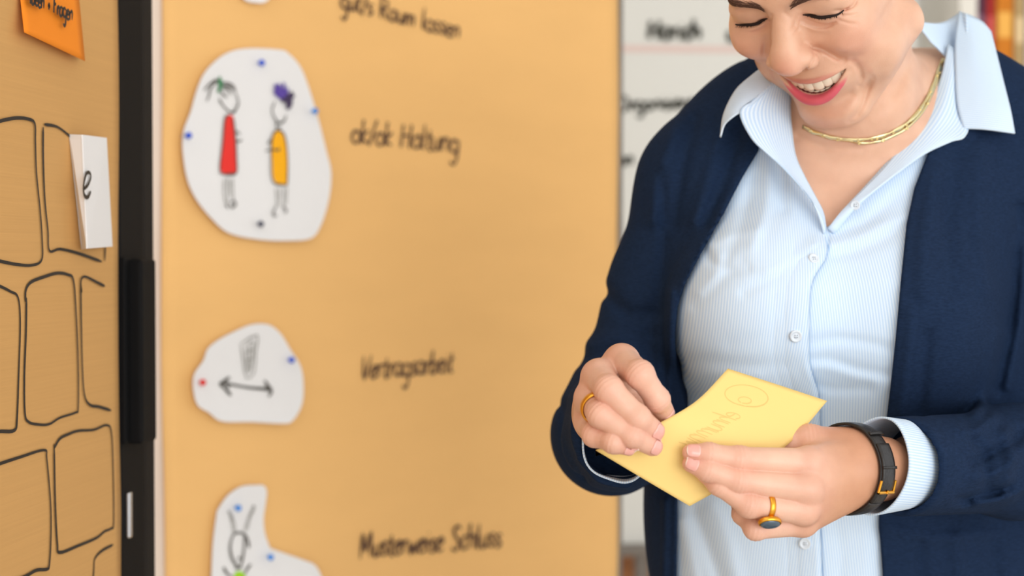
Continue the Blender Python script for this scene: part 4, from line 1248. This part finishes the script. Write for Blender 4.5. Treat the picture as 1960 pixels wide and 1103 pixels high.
# her left side (image right): tall stand at the back, wide leaf, folded front edge
collar([[(1757,42,1.300),(1790,45,1.330),(1812,40,1.345),(1838,24,1.345),(1850,26,1.335)],
        [(1762,55,1.300),(1800,72,1.325),(1830,90,1.330),(1846,110,1.315),(1852,130,1.300)],
        [(1780,80,1.310),(1806,105,1.315),(1826,130,1.312),(1842,165,1.295),(1848,200,1.282)]], nu=20, nv=12, rotst=True)
collar([[(1836,22,1.345),(1828,80,1.318),(1828,140,1.294),(1832,200,1.274),(1844,246,1.261)],
        [(1858,30,1.342),(1862,86,1.312),(1868,148,1.288),(1876,205,1.268),(1884,248,1.256)],
        [(1880,42,1.345),(1890,96,1.314),(1900,154,1.288),(1910,208,1.268),(1916,252,1.256)],
        [(1896,60,1.352),(1908,108,1.320),(1922,164,1.292),(1934,212,1.272),(1942,256,1.262)]], nu=26, nv=20)
collar([[(1815,85,1.318),(1800,150,1.292),(1778,200,1.274),(1742,252,1.256),(1700,312,1.240),(1654,362,1.228),(1612,404,1.221),(1585,438,1.217)],
        [(1832,100,1.314),(1820,165,1.284),(1804,215,1.264),(1772,262,1.248),(1726,312,1.236),(1672,360,1.226),(1622,402,1.219),(1588,440,1.216)],
        [(1842,120,1.320),(1840,180,1.292),(1834,228,1.268),(1800,268,1.246),(1750,306,1.236),(1690,352,1.226),(1632,400,1.219),(1592,444,1.216)],
        [(1862,130,1.326),(1858,200,1.296),(1850,258,1.256),(1820,272,1.248),(1770,294,1.240),(1704,342,1.230),(1640,396,1.221),(1596,448,1.218)]], nu=36, rotst=True)

# buttons
M_button = mat('pearl_button', srgb(214, 224, 234), 0.25, 0.5, noise=(80, 0.05))
def button(px, py, r=5.2, lift=0.0, at=None):
    c = raycast(s_shirt, px, py)[0] if at is None else at
    n = grad(s_shirt, c[None])[0] if at is None else CAM - c
    n /= np.linalg.norm(n); c = c + n*lift*mm
    u = np.cross(n, A(0, 0, 1)); u /= np.linalg.norm(u); v = np.cross(n, u)
    prof = [(0.0, 1.0), (0.28, 1.0), (0.32, 0.75), (0.62, 0.8), (0.72, 1.3), (0.92, 1.35), (1.0, 1.0), (1.0, -0.6)]
    V, F, seg = [], [], 20
    for rr, h in prof:
        for i in range(seg):
            a = 2*math.pi*i/seg; V.append(c + (u*math.cos(a)+v*math.sin(a))*max(rr, 0.001)*r*mm + n*h*mm)
    for j in range(len(prof)-1):
        for i in range(seg): F.append((j*seg+i, j*seg+(i+1) % seg, (j+1)*seg+(i+1) % seg, (j+1)*seg+i))
    o = np_mesh('button', V, F, M_button, shirt)
    M_h = MATS.get('button_hole') or mat('button_hole', srgb(120, 132, 150), 0.6, 0.2, noise=(80, 0.1))
    for k in range(4):
        a = math.pi/4 + k*math.pi/2; p0 = c + (u*math.cos(a)+v*math.sin(a))*1.25*mm + n*0.95*mm
        Vh = [p0 + (u*math.cos(t)+v*math.sin(t))*0.5*mm + n*h for h in (0, 0.15*mm) for t in np.linspace(0, 2*math.pi, 8, endpoint=False)]
        o2 = np_mesh('button_hole', Vh, [(i, (i+1) % 8, 8+(i+1) % 8, 8+i) for i in range(8)], M_h, None)
        o2.data.from_pydata if False else None
        bm = bmesh.new(); bm.from_mesh(o2.data); bm.verts.ensure_lookup_table(); bm.faces.new([bm.verts[8+i] for i in range(8)]); bm.to_mesh(o2.data); bm.free()
        o2.parent = o
# overlapping front edge
PY = np.concatenate([np.linspace(452, 760, 60), np.linspace(768, 1180, 40)]); PXE = np.interp(PY, PLACKET[:, 1], PLACKET[:, 0])
G = np.zeros((6, len(PY), 3))
for j, (sd_, lf) in enumerate(((-52, -1.8), (-36, -0.3), (-22, 0.9), (-11, 1.8), (-4, 2.3), (3.5, 2.5))):
    c = raycast(s_shirt, PXE + min(sd_, -2.5), PY) + RGT*max(0.0, sd_+2.5)*1.2/FPX
    n = grad(s_shirt, c); n /= np.linalg.norm(n, axis=1)[:, None]
    for _ in range(3): c[1:-1] = (c[:-2]+2*c[1:-1]+c[2:])/4
    fc_ = np.clip((PY-452)/45, 0, 1)
    G[j] = c + n*mm*(lf*fc_ - 1.6*(1-fc_))[:, None]
thick_grid('front_placket', G, 0.9*mm, M_shirt, shirt, {'stripe': (G[:, :, 0] - 0.10*(G[:, :, 2]-1.1))*1050})
button(1522, 643, 5.2, 1.5); button(1556, 497, 4.6, 1.4); button(1541, 1040, 5.2, 1.5)
button(1637, 393, 4.2, 0.6, P(1637, 393, 1.2195))

# ------------------------------------------------------------------ cardigan
OPEN = [(1452,60),(1466,200),(1452,288),(1420,342),(1386,408),(1346,478),(1312,543),(1296,590),(1291,640),(1294,700),(1300,745),(1308,775),(1300,850),(1297,950),(1295,1110),(1290,1500),(1695,1500),(1690,1110),(1682,990),(1690,880),(1697,800),(1706,725),(1715,640),(1724,540),(1735,430),(1750,360),(1778,290),(1845,240),(1868,160),(1862,60)]
RS = [(1340,352,1.335,57),(1284,560,1.335,54),(1170,832,1.315,49),(1180,828,1.20,42),(1184,834,1.118,38)]
LS = [(1990,300,1.36,58),(2085,600,1.36,54),(2100,872,1.31,48),(1940,884,1.222,43),(1722,893,1.104,38.5)]
CFOLDS = [
 ([(1290,250),(1262,330),(1250,420)], 2.0, 14), ([(1330,230),(1305,330),(1290,430)], -2.0, 14), ([(1390,215),(1360,320),(1330,420)], 1.6, 14), ([(1420,240),(1392,330),(1350,430)], -1.6, 12),
 ([(1262,330),(1272,430),(1266,520),(1254,640)], -1.5, 12), ([(1285,560),(1280,680),(1284,800)], 2.0, 9), ([(1258,620),(1262,760),(1258,830)], 1.8, 10),
 ([(1160,560),(1200,600),(1240,600)], -2.0, 14), ([(1130,660),(1180,650),(1230,690)], 2.0, 16), ([(1110,720),(1100,780),(1110,850)], 2.0, 14), ([(1080,780),(1085,850),(1120,910)], -2.0, 12), ([(1110,880),(1150,918),(1200,930)], 2.0, 10),
 ([(1790,330),(1770,450),(1765,560)], 1.8, 16), ([(1830,300),(1815,420),(1820,560)], -1.8, 18), ([(1880,280),(1875,420),(1890,560)], 1.8, 18), ([(1948,400),(1940,560),(1905,740)], -2.6, 16), ([(1960,480),(1955,620),(1930,740)], 2.0, 14), ([(1915,640),(1890,740),(1870,790)], 2.0, 14),
 ([(1745,600),(1735,700),(1722,790)], 1.6, 12), ([(1775,640),(1768,720),(1760,790)], -1.8, 12), ([(1720,360),(1712,450),(1700,560)], 0.5, 12),
 ([(1825,822),(1860,830),(1900,800)], 2.2, 12), ([(1825,874),(1860,885),(1930,850),(1960,830)], -2.6, 10), ([(1830,905),(1880,915),(1930,890),(1960,860)], 2.2, 12), ([(1825,952),(1860,955),(1930,935)], -2.4, 10), ([(1870,960),(1920,955),(1960,935)], 2.0, 10), ([(1860,840),(1885,870),(1890,930)], -2.0, 12), ([(1925,830),(1935,880),(1925,940)], 2.0, 12),
 ([(1700,1010),(1780,1030),(1900,1020)], 1.6, 14), ([(1760,1040),(1765,1110)], -1.8, 12), ([(1830,1030),(1838,1110)], 1.8, 14), ([(1900,1010),(1905,1110)], -1.6, 14),
 ([(1273,960),(1272,1040),(1270,1110)], 1.6, 8),
]
def arm_sdf(p, l, dr=0.0, k=0.03):
    return s_chain(p, [P(a, b, c) for a, b, c, r in l], [r*mm+dr for a, b, c, r in l], k)
def plane_cut(p, l):
    a = P(*l[-2][:3]); b = P(*l[-1][:3]); ax = (b-a)/np.linalg.norm(b-a)
    return (p - b) @ ax
def s_cardigan(p):
    body_ = s_torso(p) - 0.0105
    nr = np.abs(body_) < 0.03
    x, y, dep = proj(p)
    v = poly2d(x, y, OPEN)*dep/FPX
    v = np.where(dep < 1.40, v, 1.0)
    body_ = smin(body_, s_ell(p, P(1830, 1020, 1.38), (0.105, 0.085, 0.26)), 0.05)
    b = smax(body_, -v, 2.5*mm)
    b = b + 0.7*mm*np.exp(-((v-0.0165)/0.0014)**2)*(np.abs(b) < 0.01)
    # rolled edge band
    ra = arm_sdf(p, RS); la = arm_sdf(p, LS)
    for l, w in ((RS, 'r'), (LS, 'l')):
        c = plane_cut(p, l); o = ra if w == 'r' else la
        inner = o + 0.005
        near_end = c > -0.024
        o = smax(o, c, 2*mm)
        o = np.where(near_end, smax(o, -np.where(near_end, inner, 1.0), 1.5*mm), o)
        if w == 'r': ra = o
        else: la = o
    d = smin(b, ra, 0.018); d = smin(d, la, 0.012)
    m = np.abs(d) < 0.015
    if m.any():
        cl_ = plane_cut(p[m], LS); fac = np.where(la[m] < 0.012, sstep(0.02, 0.055, -cl_), 1.0)
        d = d.copy(); d[m] -= fold_disp(x[m], y[m], CFOLDS)*1.6*fac
    return d
VC, FC = mesh_sdf(s_cardigan, (0.0, 0.98, 0.90), (0.72, 1.60, 1.56), 0.0029)
cardigan = np_mesh('cardigan', VC, FC, M_navy, person)

# shirt cuffs showing at both wrists
def cuff(c0, c1, r0, r1, upv, name='cuff', th=1.6, wob=1.0, tilt0=A(0,0,0)):
    """tapered cloth ring from c0 (hand side) to c1; r=(semi-axis along upv, other semi-axis) mm"""
    ax = c1 - c0; ax /= np.linalg.norm(ax)
    u = upv - ax*(upv @ ax); u /= np.linalg.norm(u); v = np.cross(ax, u)
    nu, nv = 64, 14; G = np.zeros((nv+1, nu, 3)); S = np.zeros((nv+1, nu))
    for j in range(nv+1):
        t = j/nv
        for i in range(nu):
            a = 2*math.pi*i/nu
            ru = r0[0]*(1-t)+r1[0]*t; rv = r0[1]*(1-t)+r1[1]*t
            w = 1 + 0.018*wob*math.sin(3*a+1.0+t)+0.012*wob*math.sin(5*a+2*t)
            off_ = tilt0*(1-t)
            G[j, i] = c0*(1-t)+c1*t + u*ru*mm*math.cos(a)*w + v*rv*mm*math.sin(a)*w + off_*math.cos(a)
            S[j, i] = a*ru
    # rolled lip at the hand side
    lip = G[0] + (G[0]-c0)*0.01 - ax*0.0
    return thick_grid(name, G, th*mm, M_shirt, shirt, {'stripe': S}, closed_u=True)
cuff(P(1672, 893, 1.080), P(1785, 890, 1.140), (36.5, 30), (31, 27), A(0, 0, 1), tilt0=A(0.004, 0, 0))
cuff(P(1183, 843, 1.098), P(1182, 832, 1.17), (33, 27), (34, 30), A(0, 0, 1), wob=2.0)
# trousers and shoes below the picture
M_trs = mat('dark_trousers', srgb(40, 42, 52), 0.8, 0.2, noise=(200, 0.2))
def s_trs(p):
    cx_ = P(1570, 1100, 1.365)
    d = s_ell(p, A(cx_[0], 1.37, 0.88), (0.165, 0.125, 0.13))
    for s in (-1, 1):
        d = smin(d, s_chain(p, [A(cx_[0]+s*0.085, 1.37, 0.85), A(cx_[0]+s*0.09, 1.36, 0.48), A(cx_[0]+s*0.095, 1.38, 0.06)], [0.088, 0.062, 0.055], 0.02), 0.04)
    return np.maximum(d, 0.045 - p[:, 2])
VT, FT = mesh_sdf(s_trs, (0.02, 1.18, 0.02), (0.50, 1.56, 1.03), 0.008)
np_mesh('trousers', VT, FT, M_trs, person)
M_shoe = mat('black_leather_shoe', srgb(30, 28, 28), 0.4, 0.4, noise=(60, 0.1))
for s in (-1, 1):
    cx_ = P(1570, 1100, 1.365)[0]+s*0.095
    def s_shoe(p):
        d = smin(s_ell(p, A(cx_, 1.28, 0.035), (0.044, 0.13, 0.045)), s_ell(p, A(cx_, 1.37, 0.05), (0.036, 0.06, 0.06)), 0.03)
        return np.maximum(d, 0.001 - p[:, 2])
    v_, f_ = mesh_sdf(s_shoe, (cx_-0.07, 1.10, -0.02), (cx_+0.07, 1.48, 0.14), 0.005)
    np_mesh('shoe', v_, f_, M_shoe, person)
tag(person, 'laughing woman looking down in navy cardigan and striped light blue shirt, holding a card', 'person')
# ------------------------------------------------------------------ yellow card held in both hands
M_card = mat('yellow_card', srgb(238, 207, 130), 0.6, 0.25, noise=(15, 0.02), bump=(20, 0.05, 0.001))
CR = [pts([(1393,706,1.072),(1336,765,1.045),(1275,803,1.024),(1205,836,1.019),(1140,862,1.021)]),
      pts([(1489,737,1.082),(1430,796,1.056),(1368,838,1.038),(1298,878,1.030),(1230,916,1.028)]),
      pts([(1583,768,1.092),(1524,836,1.068),(1462,886,1.052),(1390,930,1.042),(1320,969,1.038)])]
CG = grid_patch(CR, 40, 24)
card = thick_grid('note_card', CG, 0.5*mm, M_card)
tag(card, 'yellow paper card held between the fingers of both hands', 'card')
def card_pt(u, v, off_=0.0):
    a = np.clip(u, 0, 1)*40; b = np.clip(v, 0, 1)*24
    i, j = min(int(a), 39), min(int(b), 23); fu, fv = a-i, b-j
    p = (CG[j, i]*(1-fu)+CG[j, i+1]*fu)*(1-fv) + (CG[j+1, i]*(1-fu)+CG[j+1, i+1]*fu)*fv
    n = np.cross(CG[j, i+1]-CG[j, i], CG[j+1, i]-CG[j, i]); n /= np.linalg.norm(n)
    if n @ (CAM-p) < 0: n = -n
    return p + n*off_, n
M_faint = mat('faint_pen', srgb(220, 190, 116), 0.6, 0.2, noise=(60, 0.06))
def faint(lines, w):
    V, F, o = [], [], 0
    for l in lines:
        q = catmull(l, 6); ps = [card_pt(u, v, 0.00034) for u, v in q]
        p3 = np.array([p for p, n in ps]); vs, fs = ribbon_geo(p3, ps[len(ps)//2][1], w)
        V.append(vs); F += [tuple(i+o for i in f) for f in fs]; o += len(vs)
    return link_mesh('faint_writing', np.vstack(V), F, M_faint, card)
def zig(u0, u1, v0, v1, n):
    return [[(u0+(u1-u0)*i/n, v0 if i % 2 else v1) for i in range(n+1)]]
faint([arc(.13, .34, .07, .20, 20, 380, 12), arc(.16, .36, .022, .06, 0, 350, 8)], 0.0009)
# mirrored pen letters shining through
V_ = []
for l in lettering('ehnumnw', (0, 0), (1, 0), 1.0, 0.0):
    V_.append([(0.26 + 0.38*a, 0.46 + 0.13*b) for a, b in l])
faint(V_, 0.0009)

# ------------------------------------------------------------------ rings
M_gold = mat('gold', srgb(232, 170, 62), 0.28, 0.5, metal=1.0, noise=(80, 0.08), bump=(250, 0.15, 0.0005))
M_pgold = mat('pale_gold', srgb(240, 224, 172), 0.2, 0.5, metal=1.0, noise=(80, 0.05))
def torus_band(name, c, ax, r, half_w, th, m, parent=None, hint=A(0, 0, 1), seg=48, sq=1.0):
    """flat-section finger ring; r = inner radius in metres"""
    ax = ax/np.linalg.norm(ax); u = hint - ax*(hint @ ax); u /= np.linalg.norm(u); v = np.cross(ax, u)
    prof = [(0, -1), (0.6, -0.95), (1.0, -0.5), (1.08, 0), (1.0, 0.5), (0.6, 0.95), (0, 1), (0, 0.3), (0, -0.3)]
    V = []; F = []; k = len(prof)
    for i in range(seg):
        a = 2*math.pi*i/seg; d = u*math.cos(a)*sq + v*math.sin(a)
        for rr, w in prof: V.append(c + d*(r + th*rr) + ax*half_w*w)
    for i in range(seg):
        for j in range(k):
            F.append((i*k+j, i*k+(j+1) % k, ((i+1) % seg)*k+(j+1) % k, ((i+1) % seg)*k+j))
    return np_mesh(name, V, F, m, parent)
# plain gold wedding band on the hand that lifts the card
a_, b_ = RFJ['ring'][0][0], RFJ['ring'][0][1]
wring = torus_band('finger_ring', a_*0.40 + b_*0.60, b_-a_, 0.0103, 0.0034, 0.0015, M_gold)
tag(wring, 'plain broad gold ring on the hand pinching the card from above', 'ring')
# gold ring with dark oval stone
a_, b_ = LFJ['ring'][0][0], LFJ['ring'][0][1]
cr_ = a_*0.32 + b_*0.68; axr = b_-a_; axr /= np.linalg.norm(axr)
sr = empty('stone_ring', cr_)
torus_band('band', cr_, axr, 0.0096, 0.0022, 0.0012, M_gold, sr)
sd_ = A(0, -0.62, -0.80); sd_ -= axr*(sd_ @ axr); sd_ /= np.linalg.norm(sd_)
def oval(name, c, n, u, ru, rv, prof, m, parent):
    v = np.cross(n, u); V, F, seg = [], [], 28
    for rr, h in prof:
        for i in range(seg):
            a = 2*math.pi*i/seg; V.append(c + u*ru*rr*math.cos(a) + v*rv*rr*math.sin(a) + n*h)
    for j in range(len(prof)-1):
        for i in range(seg): F.append((j*seg+i, j*seg+(i+1) % seg, (j+1)*seg+(i+1) % seg, (j+1)*seg+i))
    return np_mesh(name, V, F, m, parent)
cs = cr_ + sd_*0.0105
oval('bezel', cs, sd_, axr, 0.0086, 0.0068, [(0.5, 0), (0.95, 0.0003), (1.06, 0.0018), (1.0, 0.0034), (0.90, 0.0040), (0.86, 0.0034)], M_gold, sr)
M_stone = mat('grey_blue_stone', srgb(74, 92, 108), 0.12, 0.6, noise=(120, 0.12))
oval('stone', cs, sd_, axr, 0.0086, 0.0068, [(0.88, 0.0030), (0.84, 0.0046), (0.60, 0.0053), (0.3, 0.0056), (0.001, 0.0057)], M_stone, sr)
tag(sr, 'gold signet ring with an oval grey-blue stone on the hand below the card', 'ring')

# ------------------------------------------------------------------ wristwatch
M_leather = mat('black_leather', srgb(30, 28, 28), 0.38, 0.45, noise=(200, 0.2), bump=(320, 0.5, 0.0012))
W0 = P(1648, 897, 1.067); W1 = P(1760, 894, 1.125); wax = (W1-W0)/np.linalg.norm(W1-W0)
watch = empty('wristwatch', W0)
def wrist_ring(c, ax, n=72):
    """points around the wrist on the skin at this station"""
    u = A(0, 0, 1) - ax*ax[2]; u /= np.linalg.norm(u); v = np.cross(ax, u); out = []
    an = np.linspace(0, 2*math.pi, n, endpoint=False); t = np.full(n, 0.060)
    dirs = np.outer(np.cos(an), u) + np.outer(np.sin(an), v)
    for _ in range(60):
        f = s_left(c + dirs*t[:, None]); t = np.maximum(t - f*0.7, 0.005)
    return an, dirs, t
an, dirs, rt = wrist_ring(W0, wax)
def strap_piece(name, i0, i1, hw, r_off, th, m, parent, taper=0.0, shift=0.0):
    idx = np.arange(i0, i1+1); nv = 6; G = np.zeros((nv+1, len(idx), 3))
    for k, i in enumerate(idx):
        ii = i % len(an)
        for j in range(nv+1):
            w = (2*j/nv-1)
            G[j, k] = W0 + dirs[ii]*(rt[ii]+r_off+th/2 + 0.0004*(1-w*w)) + wax*(hw*w*(1-taper*abs(k/(len(idx)-1)-0.5)) + shift)
    return thick_grid(name, G, th, m, parent)
n_ = len(an)
strap_piece('strap', -12, 30, 0.0078, 0.0006, 0.0022, M_leather, watch)
strap_piece('strap', 30, n_-12, 0.0080, 0.0006, 0.0022, M_leather, watch)
# where the strap faces the camera
sc_ = np.array([(d @ TC(W0)) for d in dirs]); i_f = int(np.argmax(sc_)); zdn = 1 if dirs[(i_f+4) % n_][2] < dirs[i_f][2] else -1
strap_piece('strap_flap', *sorted((i_f - zdn*9, i_f + zdn*8)), 0.0078, 0.0028, 0.0020, M_leather, watch)
strap_piece('keeper', *sorted((i_f - zdn*1, i_f)), 0.0090, 0.0044, 0.0012, M_leather, watch)
strap_piece('keeper', *sorted((i_f - zdn*13, i_f - zdn*12)), 0.0090, 0.0040, 0.0012, M_leather, watch)
# buckle: gold frame just below the flap
def bar(name, p0, p1, r, m, parent):
    v, f = tube([p0, (p0+p1)/2, p1], [r, r, r], 8); return np_mesh(name, v, f, m, parent)
ib0 = (i_f + zdn*4) % n_; ib1 = (i_f + zdn*8) % n_
def wpt(i, s, o): return W0 + dirs[i]*(rt[i]+o) + wax*s
bk = bar('buckle', wpt(ib1, -0.0100, 0.0048), wpt(ib1, 0.0100, 0.0048), 0.0014, M_gold, watch)
bar('buckle_side', wpt(ib1, -0.0100, 0.0048), wpt(ib0, -0.0096, 0.0046), 0.0010, M_gold, bk)
bar('buckle_side', wpt(ib1, 0.0100, 0.0048), wpt(ib0, 0.0096, 0.0046), 0.0010, M_gold, bk)
bar('buckle_prong', wpt(ib1, 0.0, 0.0062), wpt((i_f + zdn*7) % n_, 0.0, 0.0060), 0.0008, M_gold, bk)
# watch case on the far side of the wrist
i_b = (i_f + n_//2) % n_
M_face = mat('watch_face', srgb(235, 228, 210), 0.3, 0.5, noise=(50, 0.02))
nb_ = dirs[i_b]; cb_ = W0 + nb_*(rt[i_b]+0.002)
ub_ = wax
oval('case', cb_, nb_, ub_, 0.012, 0.012, [(0.001, 0), (1.0, 0.0), (1.05, 0.003), (0.95, 0.006), (0.85, 0.0062)], M_gold, watch)
oval('dial', cb_, nb_, ub_, 0.0102, 0.0102, [(1.0, 0.0058), (0.5, 0.0064), (0.001, 0.0066)], M_face, watch)
tag(watch, 'slim wristwatch with black leather strap and gold buckle beside the striped cuff', 'wristwatch')

# ------------------------------------------------------------------ necklace: two flat gold strands with little round links
nk = empty('necklace', P(1650, 268, 1.25))
def strand(name, pl, w, link_every, parent):
    q = catmull(pl, 6)
    p3 = raycast(s_upper, q[:, 0], q[:, 1], 0.95, 1.5, 70, 1.0*mm)
    for _ in range(2): p3[1:-1] = (p3[:-2] + 2*p3[1:-1] + p3[2:])/4
    nrm = grad(s_upper, p3); nrm /= np.linalg.norm(nrm, axis=1)[:, None]+1e-9
    t = np.gradient(p3, axis=0); t /= np.linalg.norm(t, axis=1)[:, None]+1e-9
    sde = np.cross(t, nrm)
    k = len(p3); G = np.zeros((3, k, 3))
    tw = 0.35*np.sin(np.arange(k)*0.8)
    for j, a in enumerate((-1, 0, 1)):
        G[j] = p3 + (sde*np.cos(tw)[:, None] + nrm*np.sin(tw)[:, None])*a*w/2
    o = thick_grid(name, G, 0.7*mm, M_pgold, parent)
    for i in range(2, k-1, link_every):
        torus_band('link', p3[i] + nrm[i]*0.6*mm, nrm[i], 0.0009, 0.0006, 0.0007, M_pgold, o, hint=t[i], seg=12)
    return o
strand('chain', [(1806,112),(1797,135),(1786,165),(1770,198),(1742,232),(1718,248),(1690,261),(1655,268),(1620,268),(1585,262),(1560,254),(1536,243)], 0.0038, 6, nk)
strand('chain', [(1803,128),(1790,165),(1772,205),(1745,238),(1715,258),(1685,270),(1655,275),(1625,270),(1600,266)], 0.0022, 9, nk)
tag(nk, 'fine double-strand gold necklace around her neck above the open collar', 'necklace')
